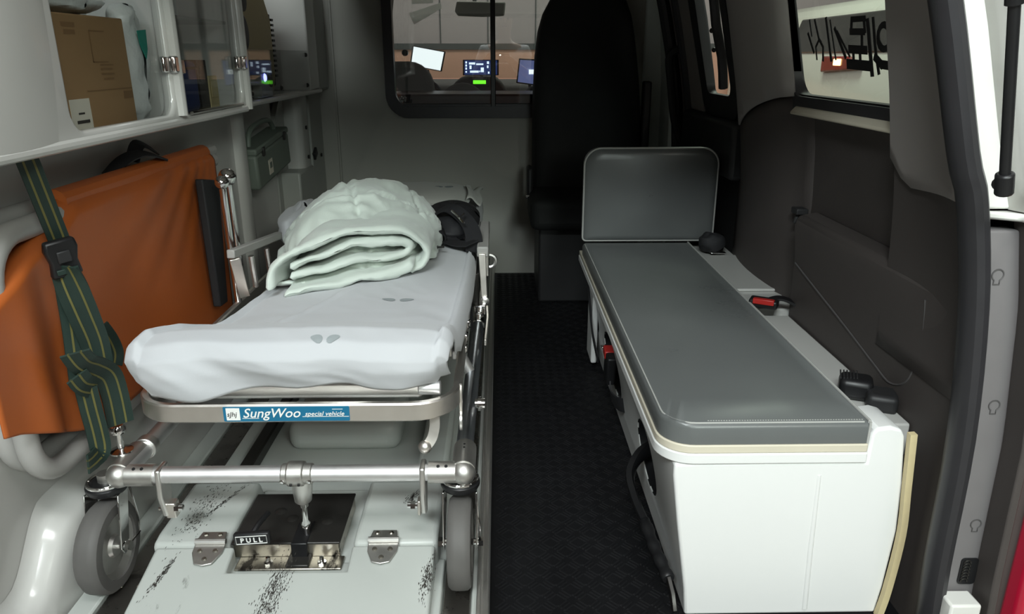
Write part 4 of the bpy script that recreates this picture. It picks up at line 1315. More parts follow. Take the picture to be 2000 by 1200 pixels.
# ---- pillow
def pillow(u, v):
    a, b = 2 * u - 1, 2 * v - 1
    # u,v cover top then bottom: top for v<0.5
    return None
def pillow_mesh(cx, cy, cz, sx, sy, sz, tilt, n=36):
    m = MB()
    for side in (1, -1):
        def fn(u, v):
            a, b = 2 * u - 1, 2 * v - 1
            h = (1 - abs(a) ** 3.2) ** 0.6 * (1 - abs(b) ** 3.2) ** 0.6
            x = a * sx * (1 - 0.06 * b * b)
            y = b * sy * (1 - 0.06 * a * a)
            z = side * sz * h + 0.006 * nz(x, y, side, 10, 2)
            q = Matrix.Rotation(tilt, 3, 'X') @ Vector((x, y, z))
            return (cx + q.x, cy + q.y, cz + q.z)
        m.grid(n, n, fn)
    return m
pw = thing('pillow', 'flat pillow in a pale case with grey leaf emblem at the bulkhead end', 'pillow', (-0.33, 2.93, 0.48))
obj('pillow_body', pillow_mesh(-0.34, 2.925, 0.482, 0.235, 0.155, 0.036, 0.06), 'case_cloth', pw, smooth=180)
flap = MB().grid(10, 14, lambda u, v: (-0.125 + 0.055 * u + 0.006 * math.sin(v * 9), 2.79 + 0.27 * v, 0.486 - 0.012 * u + 0.024 * math.sin(v * PI) * (1 - u * 0.5) + 0.012 * math.sin(u * 5 + v * 4)))
obj('case_hem', flap, 'case_cloth', pw, smooth=180, solid=0.003)
m = MB()
for s in (-1, 1):
    c_ = Vector((-0.215 + s * 0.020, 2.90, 0.5165))
    m.prism([(c_.x + 0.017 * math.cos(a), c_.y + 0.012 * math.sin(a) + s * 0.004 * math.cos(a), c_.z + 0.10 * 0.012 * math.sin(a)) for a in [2 * PI * k / 12 for k in range(12)]], (0, 0, 0.0012))
obj('leaf_emblem', m, 'print_grey', pw)
# ---- crumpled white cloth wedged at the wall side
cw = MB().grid(40, 30, lambda u, v: (-0.605 + 0.055 * math.cos(u * 2 * PI) * math.sin(v * PI) + 0.012 * nz(u * 3, v * 3, 0, 2.5, 1), 2.27 + 0.20 * math.sin(u * 2 * PI) * math.sin(v * PI), 0.515 + 0.055 * -math.cos(v * PI) + 0.016 * nz(u * 4, v * 4, 0, 2.2, 4)))
o = obj('crumpled_cloth', cw, 'sheet', smooth=180)
tag(o, 'crumpled white cloth stuffed between the quilt and the left wall', 'cloth')

# ---- black patient belts heaped beside the quilt
be = thing('patient_belts', 'heap of black patient belts and pad on the stretcher beside quilt', 'belt', (-0.13, 2.2, 0.48))
def ribbon(name, pts, w, th, material, parent, upv=(0, 0, 1), n=6):
    path = smooth_path(pts, n)
    return obj(name, MB().sweep(path, [(-w / 2, -th / 2), (w / 2, -th / 2), (w / 2, th / 2), (-w / 2, th / 2)], up=upv), material, parent, smooth=40)
pad = MB().grid(30, 24, lambda u, v: (-0.145 + 0.085 * math.cos(u * 2 * PI) * math.sin(v * PI) ** 0.7, 2.30 + 0.20 * math.sin(u * 2 * PI) * math.sin(v * PI) ** 0.7, 0.515 - 0.040 * math.cos(v * PI) + 0.014 * nz(u * 3, v * 3, 0, 2.2, 2)))
obj('black_pad', pad, 'webbing', be, smooth=180)
ribbon('belt', [(-0.235, 2.02, 0.500), (-0.20, 2.05, 0.545), (-0.17, 2.08, 0.535), (-0.15, 2.10, 0.500), (-0.12, 2.06, 0.497), (-0.075, 2.02, 0.505)], 0.055, 0.004, 'webbing', be, upv=(0.3, -0.4, 1))
ribbon('belt', [(-0.19, 2.20, 0.555), (-0.145, 2.16, 0.578), (-0.10, 2.12, 0.555), (-0.075, 2.08, 0.520), (-0.07, 2.02, 0.48)], 0.05, 0.004, 'webbing', be, upv=(0.3, -0.6, 1))
ribbon('belt', [(-0.07, 2.05, 0.47), (-0.082, 1.9, 0.44), (-0.072, 1.75, 0.41), (-0.07, 1.68, 0.38)], 0.03, 0.003, 'webbing', be, upv=(1, -0.2, 0.2))
obj('belt_tongue', MB().box((-0.205, 1.985, 0.503), (0.075, 0.022, 0.006)).box((-0.165, 1.98, 0.5055), (0.03, 0.014, 0.003)), 'black_plate', be, bevel=0.002)
obj('buckle_plate', MB().tube(smooth_path([(-0.135, 2.10, 0.582), (-0.115, 2.08, 0.568), (-0.10, 2.055, 0.556)], 4), 0.0035, 8).tube([(-0.10, 2.10, 0.572), (-0.112, 2.07, 0.566)], 0.003, 8), 'chrome', be)

# ================================================================== ORANGE FOLDING STRETCHER
og = thing('folding_stretcher', 'orange fabric folding stretcher with grey bent tubes against the wall', 'stretcher', (-0.77, 1.4, 0.33))
def loop_tube(x, y0, y1, z0, z1, r, rc, mat_='grey_tube'):
    p = [(x, y1, z1)] + arc((x, y0 + rc, z1 - rc), rc, 90, 180, 7, 'yz') + arc((x, y0 + rc, z0 + rc), rc, 180, 270, 7, 'yz') + [(x, y1, z0)]
    return MB().tube(p, r, 14)
obj('tube_loop', loop_tube(-0.752, 1.062, 1.98, 0.338, 0.742, 0.0180, 0.075), 'grey_tube', og)
obj('tube_loop', loop_tube(-0.793, 1.075, 1.98, 0.345, 0.752, 0.0180, 0.075), 'grey_tube', og)
# front panel of fabric with cut corner, gentle folds
FYZ = []
def fabric(u, v):
    # v 0 bottom .. 1 top ; u 0 near .. 1 far
    ylo = 0.985 + (1.935 - 0.985) * u
    zb = lerp_table([(0.98, 0.468), (1.02, 0.455), (1.16, 0.385), (1.22, 0.362), (1.94, 0.34)], ylo)
    ztop = lerp_table([(0.98, 0.640), (1.085, 0.688), (1.17, 0.722), (1.235, 0.748), (1.275, 0.772), (1.94, 0.776)], ylo)
    z = zb + (ztop - zb) * v
    y = ylo
    x = -0.7285
    x += 0.010 * math.exp(-((y - 1.09) / 0.035) ** 2) * (1 - v * 0.6)         # tube pushing through
    x -= 0.012 * math.exp(-((y - 1.15) / 0.03) ** 2) * (1 - v * 0.8)
    x += 0.006 * nz(0, y, z, 5, 3) * (0.3 + 0.7 * v)
    # drape wrinkles fanning from the top right
    if v > 0.3:
        a = math.atan2(0.90 - z, 1.96 - y)
        x += 0.0045 * math.sin(a * 34) * max(0, (v - 0.35)) * math.exp(-((y - 1.62) / 0.28) ** 2)
    k = max(0, (v - 0.93) / 0.07)
    x -= 0.030 * k * k
    return (x, y, z)
obj('fabric_panel', MB().grid(90, 50, fabric), 'orange', og, smooth=180, solid=0.003)
inner_ = MB().grid(12, 10, lambda u, v: (-0.776, 1.09 + 0.80 * u, 0.42 + 0.30 * v))
obj('fabric_panel', inner_, 'orange', og, smooth=180, solid=0.003)
obj('top_hem', MB().tube([(-0.757, 1.27, 0.765), (-0.757, 1.935, 0.766)], 0.021, 12), 'orange', og)
obj('tube_end', MB().cyl((-0.757, 1.93, 0.766), (-0.757, 2.00, 0.766), 0.016, 12), 'grey_tube', og, bevel=0.003)
ribbon('carry_strap', [(-0.79, 1.52, 0.770), (-0.77, 1.55, 0.797), (-0.755, 1.60, 0.806), (-0.745, 1.66, 0.792), (-0.75, 1.68, 0.785)], 0.03, 0.003, 'webbing', og, upv=(0.4, 0, 1))
ribbon('carry_strap', [(-0.775, 1.60, 0.79), (-0.770, 1.63, 0.822), (-0.765, 1.69, 0.800)], 0.028, 0.003, 'webbing', og, upv=(0.6, -0.4, 1))

# ---- green webbing strap
gs_ = thing('green_strap', 'dark green striped webbing strap knotted over the orange stretcher', 'strap', (-0.7, 1.2, 0.5))
SX = -0.690
def sp(px, py, dx=0.0):
    return on_x(px, py, SX + dx)
NV = (0.75, -0.66, 0.05)
def strap(name, pts, w, dx=0.0, stripes=(0.5,), th=0.0035, ups=None):
    P = smooth_path([sp(*p, dx) for p in pts], 6)
    up_ = NV
    if ups:
        up_ = []
        for i in range(len(P)):
            t = i / (len(P) - 1)
            a = lerp_table(ups, t)
            v_ = Vector(NV)
            tt = (P[min(i + 1, len(P) - 1)] - P[max(0, i - 1)]).normalized()
            up_.append(tuple(Matrix.Rotation(a, 3, tt) @ v_))
    o_ = obj(name, MB().sweep(P, [(-w / 2, -th / 2), (w / 2, -th / 2), (w / 2, th / 2), (-w / 2, th / 2)], up=up_), 'strap_green', gs_, smooth=40)
    for s in stripes:
        off = (s - 0.5) * w
        obj('stripe', MB().sweep(P, [(off - 0.0016, -th / 2 - 0.0004), (off + 0.0016, -th / 2 - 0.0004), (off + 0.0016, th / 2 + 0.0004), (off - 0.0016, th / 2 + 0.0004)], up=up_), 'strap_yellow', o_, smooth=40)
    return o_
strap('upper_run', [(48, 300), (66, 345), (88, 400), (108, 450), (116, 470)], 0.031, 0, (0.28, 0.72))
strap('lower_run', [(120, 530), (128, 580), (138, 640), (146, 700), (152, 745)], 0.026, -0.012, (0.5,))
strap('twist', [(124, 520), (142, 565), (165, 620), (185, 670), (196, 722)], 0.046, 0.012, (0.3, 0.7), ups=[(0, 1.1), (0.3, 0.35), (0.6, 0.0), (1, -0.2)])
strap('loop', [(196, 640), (214, 665), (224, 690), (222, 712)], 0.030, 0.006, (0.5,))
strap('knot', [(146, 690), (165, 712), (190, 722), (212, 736), (224, 770), (232, 806), (236, 828)], 0.044, 0.022, (0.3, 0.72), ups=[(0, 0.6), (0.3, 0.25), (0.6, 0), (1, 0)])
strap('knot_wrap', [(150, 735), (165, 752), (186, 756)], 0.036, 0.010, (0.4, 0.8))
strap('tail', [(168, 760), (178, 800), (190, 845), (196, 880), (186, 896), (172, 908)], 0.034, 0.004, (0.3, 0.7))
# side-release buckle
p0, p1 = sp(112, 468, 0.008), sp(132, 538, 0.008)
bd = (p1 - p0)
bk_ = obj('buckle', MB().sweep([p0, p0 + bd * 0.25, p0 + bd * 0.6, p1], [(-0.022, -0.007), (0.022, -0.007), (0.022, 0.007), (-0.022, 0.007)], up=NV, scales=[1.0, 1.12, 0.92, 1.05]), 'black', gs_, bevel=0.004)
obj('buckle_bar', MB().sweep([p0 + bd * 0.30 + Vector(NV) * 0.008, p0 + bd * 0.62 + Vector(NV) * 0.008], [(-0.010, -0.003), (0.010, -0.003), (0.010, 0.003), (-0.010, 0.003)], up=NV), 'blacktrim', bk_, bevel=0.002)
obj('buckle_web', MB().sweep([p0 + bd * 0.78 + Vector(NV) * 0.0085, p0 + bd * 0.92 + Vector(NV) * 0.0085], [(-0.016, -0.002), (0.016, -0.002), (0.016, 0.002), (-0.016, 0.002)], up=NV), 'strap_green', bk_, bevel=0.001)

# ================================================================== LEFT CABINETS
CX = -0.650
CB = 0.866
cb = thing('wall_cabinet', 'white moulded overhead cabinet with two clear doors on the left', 'cabinet', (-0.75, 1.5, CB))
fr_ = MB().bb(CX - 0.025, CX, 0.90, 2.02, CB, 1.42)
fo = obj('cabinet_front', fr_, 'gelcoat')
fo.parent = cb; fo.matrix_parent_inverse = parent_inv(cb)
DOORS = [(1.178, 1.560, 0.889), (1.598, 1.985, 0.884)]
for (y0, y1, z0) in DOORS:
    cut(fo, MB().prism([(CX - 0.1, a, b) for a, b in rrect(y0, y1, z0, 1.37, 0.035, 5)], (0.2, 0, 0)))
md = fo.modifiers.new('bevel', 'BEVEL'); md.width = 0.009; md.segments = 3; md.limit_method = 'ANGLE'; md.angle_limit = 0.6
for f in fo.data.polygons:
    f.use_smooth = True
obj('cabinet_shell', MB().bb(-0.815, CX - 0.02, 0.90, 2.02, CB, CB + 0.012).bb(-0.815, CX - 0.02, 0.90, 0.915, CB, 1.42).bb(-0.815, CX - 0.02, 2.005, 2.02, CB, 1.42).bb(-0.815, CX - 0.02, 1.574, 1.586, CB, 1.42).bb(-0.8145, -0.805, 0.90, 2.02, CB, 1.42), 'gelcoat', cb)
# moulded bulge at the rear end and a bead between the doors
m = MB().grid(14, 12, lambda u, v: (CX - 0.004 + 0.028 * math.sin(PI * u) ** 0.8 * min(1, 0.25 + v), 0.90 + 0.27 * u, CB + 0.004 + 0.54 * v))
obj('end_bulge', m, 'gelcoat', cb, smooth=180)
obj('door_bead', MB().tube([(CX + 0.001, 1.579, 0.885), (CX + 0.001, 1.579, 1.40)], 0.013, 12), 'gelcoat', cb)
obj('door_bead', MB().tube([(CX - 0.002, 2.006, 0.87), (CX - 0.002, 2.006, 1.40)], 0.014, 12), 'gelcoat', cb)
obj('bottom_bead', MB().tube([(CX - 0.004, 0.93, CB + 0.006), (CX - 0.004, 2.0, CB + 0.006)], 0.009, 10), 'gelcoat', cb)
for i, (y0, y1, z0) in enumerate(DOORS):
    dr = obj('clear_door', MB().prism([(CX - 0.012, a, b) for a, b in rrect(y0 - 0.006, y1 + 0.006, z0 - 0.006, 1.38, 0.038, 5)], (0.004, 0, 0)), 'acrylic', cb)
    # metal latch: two little plates
    lz_ = 0.985
    ly = y1 - 0.012
    lc = obj('door_latch', MB().bb(CX - 0.006, CX + 0.004, ly - 0.022, ly, lz_ - 0.015, lz_ + 0.015), 'chrome', dr, bevel=0.003)
    obj('latch_keeper', MB().bb(CX + 0.0, CX + 0.014, ly + 0.004, ly + 0.022, lz_ - 0.016, lz_ + 0.016), 'chrome', lc, bevel=0.003)
    if i == 1:
        obj('rim_shine_strip', MB().tube([(CX + 0.001, y0 + 0.035, z0 + 0.002), (CX + 0.001, y1 - 0.02, z0 + 0.002)], 0.004, 8), 'chrome', dr)
        obj('door_hinge', MB().bb(CX - 0.006, CX + 0.004, y0 + 0.006, y0 + 0.026, 0.965, 0.995), 'chrome', dr, bevel=0.003)
# contents
bx_ = thing('cardboard_box', 'brown cardboard box with white paper label behind the first clear door', 'box', (-0.71, 1.3, CB + 0.013))
BX = -0.672
obj('carton', MB().bb(-0.775, BX, 1.188, 1.435, CB + 0.014, 1.064), 'cardboard', bx_, bevel=0.003)
obj('flap_joint', MB().bb(BX - 0.001, BX + 0.0006, 1.205, 1.207, CB + 0.016, 1.062), 'card_print', bx_)
lb = obj('paper_label', MB().bb(BX, BX + 0.0008, 1.215, 1.275, 0.885, 0.935), 'paper', bx_)
obj('label_print', MB().bb(BX + 0.0006, BX + 0.0012, 1.228, 1.266, 0.897, 0.902).bb(BX + 0.0006, BX + 0.0012, 1.236, 1.254, 0.911, 0.914), 'ink', lb)
m = MB()
for (a, b, c_, d) in ((1.275, 1.43, 0.945, 0.9465), (1.31, 1.312, 0.99, 1.040), (1.31, 1.36, 1.039, 1.041), (1.31, 1.36, 0.99, 0.992), (1.23, 1.27, 1.044, 1.051), (1.235, 1.268, 1.033, 1.040), (1.33, 1.375, 0.985, 0.987), (1.33, 1.37, 0.978, 0.981), (1.33, 1.375, 0.970, 0.973), (1.335, 1.37, 0.962, 0.965), (1.395, 1.43, 0.928, 0.941)):
    m.bb(BX, BX + 0.0006, a, b, c_, d)
obj('box_print', m, 'card_print', bx_)
pb = MB().grid(40, 30, lambda u, v: (-0.702 + 0.030 * math.cos(u * 2 * PI) * math.sin(v * PI) ** 0.6 + 0.010 * nz(u * 3, v * 4, 0, 2, 3), 1.500 + 0.054 * math.sin(u * 2 * PI) * math.sin(v * PI) ** 0.6 + 0.008 * nz(u * 4, v * 5, 1, 2, 5), CB + 0.122 - 0.106 * math.cos(v * PI)))
pbo = obj('plastic_bag', pb, 'polybag', smooth=60)
tag(pbo, 'crumpled clear white plastic bag with green print beside the cardboard box', 'bag')
obj('bag_print', MB().prism([(-0.668, 1.475, 1.045), (-0.668, 1.512, 1.048), (-0.668, 1.508, 1.012), (-0.668, 1.498, 0.995), (-0.668, 1.480, 1.020)], (0.001, 0, 0)), 'green_print', pbo)
pb2 = MB().grid(24, 18, lambda u, v: (-0.72 + 0.045 * math.cos(u * 2 * PI) * math.sin(v * PI) + 0.01 * nz(u * 4, v * 4, 0, 2, 8), 1.33 + 0.11 * math.sin(u * 2 * PI) * math.sin(v * PI), 1.088 - 0.022 * math.cos(v * PI)))
o = obj('plastic_wrap', pb2, 'polybag', smooth=60)
tag(o, 'loose clear plastic wrap lying on top of the cardboard box', 'plastic wrap')
bb_ = thing('blue_bag', 'navy blue kit bag with black cover behind the second clear door', 'bag', (-0.73, 1.75, CB + 0.013))
obj('bag_body', MB().bb(-0.785, -0.69, 1.635, 1.80, CB + 0.014, 0.990), 'navy', bb_, bevel=0.012, seg=3)
obj('bag_cover', MB().grid(16, 12, lambda u, v: (-0.735 + 0.05 * math.cos(u * 2 * PI) * math.sin(v * PI), 1.640 + 0.028 * math.sin(u * 2 * PI) * math.sin(v * PI) ** 0.7, CB + 0.10 - 0.085 * math.cos(v * PI))), 'black', bb_, smooth=180)
obj('bag_zip', MB().tube([(-0.688, 1.66, 0.975), (-0.688, 1.79, 0.975)], 0.003, 6), 'black', bb_)
for (nm, lab, y0, y1, z1, mt) in (('medicine_box', 'small olive medicine box behind the second clear door', 1.875, 1.93, 0.955, 'beige'), ('instrument_case', 'dark instrument case standing behind the second clear door', 1.815, 1.868, 0.992, 'black_plate')):
    o = obj(nm, MB().bb(-0.77, -0.695, y0, y1, CB + 0.0135, z1).bb(-0.694, -0.6925, y0 + 0.006, y1 - 0.006, z1 - 0.05, z1 - 0.012), mt, bevel=0.003)
    tag(o, lab, 'box')
o = obj('inner_shelf', MB().bb(-0.80, -0.68, 1.59, 2.0, 1.075, 1.083), 'acrylic', bevel=0.002)
tag(o, 'clear acrylic shelf inside the overhead cabinet', 'shelf')
bt = thing('saline_bottle', 'clear bottle standing on the acrylic cabinet shelf', 'bottle', (-0.74, 1.78, 1.084))
obj('bottle_body', MB().lathe([(0.0, 0), (0.026, 0), (0.028, 0.004), (0.028, 0.09), (0.02, 0.105), (0.011, 0.112)], (-0.74, 1.78, 1.084), (0, 0, 1), 18), 'polybag', bt, smooth=40)
obj('bottle_cap', MB().cyl((-0.74, 1.78, 1.195), (-0.74, 1.78, 1.215), 0.0125, 14), 'navy', bt, bevel=0.002)

# equipment niche nearer the bulkhead
NXF = -0.735
ni = thing('equipment_cabinet', 'grey equipment niche with clear retaining panel next to the bulkhead', 'cabinet', (-0.8, 2.6, 0.87))
obj('niche_floor', MB().bb(-0.905, NXF, 2.03, 3.20, 0.858, 0.872), 'gelcoat', ni, bevel=0.003)
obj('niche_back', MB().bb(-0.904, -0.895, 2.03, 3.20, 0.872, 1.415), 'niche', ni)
obj('niche_side', MB().bb(-0.905, NXF, 3.05, 3.20, 0.872, 1.415), 'gelcoat', ni, bevel=0.006)
obj('niche_edge', MB().tube([(NXF + 0.002, 2.04, 0.866), (NXF + 0.002, 3.2, 0.866)], 0.008, 8), 'gelcoat', ni)
pnl = obj('retaining_panel', MB().prism([(NXF - 0.002, a, b) for a, b in rrect(2.05, 3.03, 0.880, 1.020, 0.012, 3)], (0.004, 0, 0)), 'acrylic', ni)
for (y, z) in ((2.30, 0.895), (2.62, 0.900), (2.98, 0.895), (2.99, 1.005), (2.20, 1.0)):
    obj('panel_screw', MB().lathe([(0.008, 0), (0.008, 0.003), (0.005, 0.008), (0, 0.009)], (NXF + 0.002, y, z), (1, 0, 0), 12), 'black_plate', pnl)
dv = thing('suction_device', 'beige suction device with round gauge inside the equipment niche', 'device', (-0.82, 2.55, 0.873))
obj('device_body', MB().prism([(-0.875, 2.20, 0.875), (-0.875, 2.74, 0.875), (-0.875, 2.78, 0.93), (-0.875, 2.78, 1.12), (-0.875, 2.70, 1.22), (-0.875, 2.24, 1.22), (-0.875, 2.20, 1.18)], (0.085, 0, 0)), 'beige', dv, bevel=0.012, seg=3)
obj('device_side', MB().bb(-0.868, -0.798, 2.782, 2.80, 0.90, 1.14), 'black_plate', dv, bevel=0.004)
m = MB()
for k in range(12):
    m.bb(-0.80, -0.795, 2.80, 2.825, 0.93 + k * 0.017, 0.938 + k * 0.017)
obj('vent_slats', m, 'black_plate', dv)
g_ = obj('gauge', MB().lathe([(0.052, 0), (0.055, 0.004), (0.055, 0.012), (0.048, 0.014)], (-0.79, 2.43, 1.068), (1, 0, 0), 28), 'black', dv)
obj('gauge_face', MB().lathe([(0.047, 0.0), (0.0, 0.001)], (-0.779, 2.43, 1.068), (1, 0, 0), 24), 'niche', g_)
obj('gauge_needle', MB().box((-0.7775, 2.435, 1.06), (0.001, 0.07, 0.004), Matrix.Rotation(-0.5, 3, 'X')), 'black', g_)
obj('gauge', MB().lathe([(0.035, 0), (0.035, 0.012), (0.0, 0.014)], (-0.79, 2.46, 1.165), (1, 0, 0), 22), 'black', dv)
bgk = MB().grid(24, 18, lambda u, v: (-0.772 + 0.022 * math.cos(u * 2 * PI) * math.sin(v * PI), 2.32 + 0.105 * math.sin(u * 2 * PI) * math.sin(v * PI), 0.99 - 0.088 * math.cos(v * PI)))
o = obj('black_pouch', bgk, 'black', smooth=180)
tag(o, 'black soft pouch in front of the beige suction device', 'pouch')
tu = obj('clear_hose', MB().tube(smooth_path([(-0.752, 2.10, 1.0), (-0.752, 2.20, 0.955), (-0.75, 2.33, 0.925), (-0.75, 2.46, 0.920)], 6), 0.006, 8), 'polybag')
tag(tu, 'pale suction hose drooping behind the clear niche panel', 'hose')
pm = thing('charger_unit', 'small charger with blue light behind the clear niche panel', 'charger', (-0.76, 2.55, 0.873))
obj('charger_body', MB().bb(-0.785, -0.752, 2.47, 2.60, 0.8725, 0.955), 'niche', pm, bevel=0.006)
M['blue_led'] = mat('blue indicator', (0.2, 0.2, 0.9), 0.4, emit=((0.25, 0.28, 1.0), 5.0), vary=(60, 0.1))
obj('indicator_light', MB().lathe([(0.013, 0), (0.010, 0.004), (0, 0.005)], (-0.752, 2.515, 0.935), (1, 0, 0), 14), 'blue_led', pm)
obj('socket_hole', MB().lathe([(0.022, 0), (0.022, 0.002), (0, 0.002)], (-0.752, 2.575, 0.925), (1, 0, 0), 16), 'black_plate', pm)
# hanging green case
gc = thing('first_aid_case', 'grey green plastic case with handle hung in the left recess', 'case', (-0.82, 2.65, 0.6))
rx = Matrix.Rotation(0.10, 3, 'X')
obj('case_body', MB().box((-0.825, 2.66, 0.655), (0.075, 0.40, 0.115), rx), 'green_case', gc, bevel=0.010, seg=3)
obj('case_lid', MB().box((-0.825, 2.655, 0.722), (0.078, 0.40, 0.022), rx), 'green_case', gc, bevel=0.006)
obj('case_handle', MB().tube(smooth_path([(-0.825, 2.50, 0.715), (-0.825, 2.53, 0.765), (-0.825, 2.65, 0.785), (-0.825, 2.76, 0.780), (-0.825, 2.80, 0.745)], 5), 0.009, 8), 'green_case', gc)
lb = obj('case_label', MB().box((-0.7865, 2.60, 0.64), (0.001, 0.045, 0.05), rx), 'paper', gc)
obj('label_print', MB().box((-0.7855, 2.60, 0.645), (0.0006, 0.025, 0.02), rx), 'green_case', lb)
for y in (2.53, 2.79):
    obj('case_latch', MB().box((-0.785, y, 0.712 + (y - 2.66) * 0.1), (0.008, 0.02, 0.03)), 'black_plate', gc, bevel=0.002)
o = obj('dangling_key', MB().tube(smooth_path([(-0.81, 1.075, 0.845), (-0.808, 1.078, 0.83), (-0.806, 1.08, 0.80), (-0.806, 1.083, 0.775)], 3), 0.0018, 6).ball((-0.808, 1.077, 0.838), 0.006, 8), 'steel_dirty')
tag(o, 'thin rusty chain hanging below the overhead cabinet', 'chain')

# ================================================================== BENCH
BT = 0.362                 # underside of the cushion
bn = thing('bench_box', 'white moulded bench box with belt holes along the aisle', 'bench', (0.5, 1.8, 0))
prof = [(0.345, 0.0), (0.340, 0.06), (0.318, 0.20), (0.304, 0.30), (0.304, 0.325), (0.640, 0.325), (0.662, 0.33), (0.668, 0.36), (0.668, 0.385), (0.676, 0.395), (0.690, 0.394), (0.700, 0.380), (0.714, 0.28), (0.720, 0.18), (0.714, 0.06), (0.708, 0.0)]
body = obj('box_shell', MB().prism([(a, 1.135, b) for a, b in prof[:5]] + [(0.641, 1.135, 0.325), (0.643, 1.135, 0.380), (0.650, 1.135, 0.391), (0.675, 1.135, 0.394), (0.695, 1.135, 0.388), (0.702, 1.135, 0.375), (0.714, 1.135, 0.28), (0.720, 1.135, 0.18), (0.714, 1.135, 0.06), (0.708, 1.135, 0.0)], (0, 1.40, 0)), 'bench_white')
cut(body, MB().bb(0.60, 0.90, 1.225, 2.7, 0.298, 0.5))
body.parent = bn; body.matrix_parent_inverse = parent_inv(bn)
holes = [(1.98, 0.155, 0.155, 0.080), (1.455, 0.155, 0.10, 0.075), (2.36, 0.19, 0.09, 0.07), (1.165, 0.10, 0.022, 0.035)]
for (y, z, ry, rz) in holes[:3]:
    cut(body, MB().prism([(0.25, y + ry * math.cos(a), z + rz * math.sin(a)) for a in [2 * PI * k / 24 for k in range(24)]], (0.16, 0, 0)))
md = body.modifiers.new('bevel', 'BEVEL'); md.width = 0.010; md.segments = 3; md.limit_method = 'ANGLE'; md.angle_limit = 0.7
for f in body.data.polygons:
    f.use_smooth = True
# the faces inside the pockets are coloured black
body.data.materials.append(M['black'])
for pl in body.data.polygons:
    vv = [body.data.vertices[i].co for i in pl.vertices]
    if max(v.x for v in vv) > 0.36:
        for (y, z, ry, rz) in holes[:3]:
            if all(((v.y - y) / ry) ** 2 + ((v.z - z) / rz) ** 2 < 1.04 for v in vv):
                pl.material_index = 1
obj('face_crease', MB().tube([(0.562, 1.1385, 0.30), (0.566, 1.1385, 0.15), (0.572, 1.1385, 0.012)], 0.0062, 16, scales=[0.8, 1, 1.05]), 'bench_white', bn, smooth=80)
# yellowed sealant bead down the outer edge of the end face
obj('sealant_bead', MB().sweep(smooth_path([(0.709, 1.128, 0.385), (0.717, 1.128, 0.28), (0.724, 1.128, 0.18), (0.718, 1.128, 0.06), (0.710, 1.128, 0.0)], 5), [(-0.006, -0.006), (0.006, -0.006), (0.006, 0.006), (-0.006, 0.006)], up=(0, 1, 0)), 'sealant', bn)
obj('side_post', MB().bb(0.305, 0.325, 2.30, 2.42, 0.02, 0.31), 'bench_white', bn, bevel=0.006)
# ledge behind the cushion
obj('back_ledge', MB().bb(0.640, 0.785, 1.83, 2.53, 0.30, 0.372).bb(0.640, 0.748, 1.20, 1.80, 0.30, 0.365), 'gelcoat', bn, bevel=0.004)
obj('ledge_plate', MB().bb(0.645, 0.784, 1.98, 2.36, 0.372, 0.380), 'gelcoat', bn, bevel=0.004)
# lid under the cushion with cream edge
def rounded_slab(x0, x1, y0, y1, z0, z1, r, crown=0.0):
    return MB().prism([(a, b, z0) for a, b in rrect(x0, x1, y0, y1, [0.002, 0.002, r, 0.004], 8)], (0, 0, z1 - z0))
ld_ = obj('lid', rounded_slab(0.276, 0.640, 1.130, 2.50, 0.3265, 0.346, 0.062), 'bench_white', bn, bevel=0.004)
obj('lid_edging', rounded_slab(0.278, 0.640, 1.133, 2.50, 0.346, BT - 0.0005, 0.060), 'cream_edge', ld_, bevel=0.002)
cu = thing('bench_cushion', 'long grey vinyl bench cushion with rounded stitched corner', 'cushion', (0.46, 1.8, BT))
# cushion body: crowned top
cm = MB()
out = rrect(0.281, 0.638, 1.136, 2.44, [0.003, 0.003, 0.058, 0.004], 9)
levels = [(0.0, BT), (0.0, BT + 0.012), (-0.0005, BT + 0.030), (0.003, BT + 0.036), (0.010, BT + 0.040)]
ccx, ccy = 0.46, 1.8
def inset(p, d):
    x = min(max(p[0], 0.281 + d), 0.638 - d * 0.2)
    y = max(p[1], 1.136 + d)
    return x, y
vs, fs = [], []
n = len(out)
for (d, z) in levels:
    for p in out:
        x, y = inset(p, d)
        vs.append((x, y, z))
for l in range(len(levels) - 1):
    for i in range(n):
        j = (i + 1) % n
        fs.append((l * n + i, l * n + j, (l + 1) * n + j, (l + 1) * n + i))
fs.append(tuple(reversed(range(n))))
b0 = (len(levels) - 1) * n
top = [vs[b0 + i] for i in range(n)]
base = len(vs)
for k in (0.85, 0.6, 0.3):
    for p in top:
        vs.append((ccx + (p[0] - ccx) * k, ccy + (p[1] - ccy) * (1 - (1 - k) * 0.9), BT + 0.040 + 0.004 * (1 - k)))
rings = [b0] + [base + q * n for q in range(3)]
for a_, b_ in zip(rings, rings[1:]):
    for i in range(n):
        j = (i + 1) % n
        fs.append((a_ + i, a_ + j, b_ + j, b_ + i))
fs.append(tuple(rings[-1] + i for i in range(n)))
cm.add(vs, fs)
obj('cushion_body', cm, 'vinyl', cu, smooth=50)
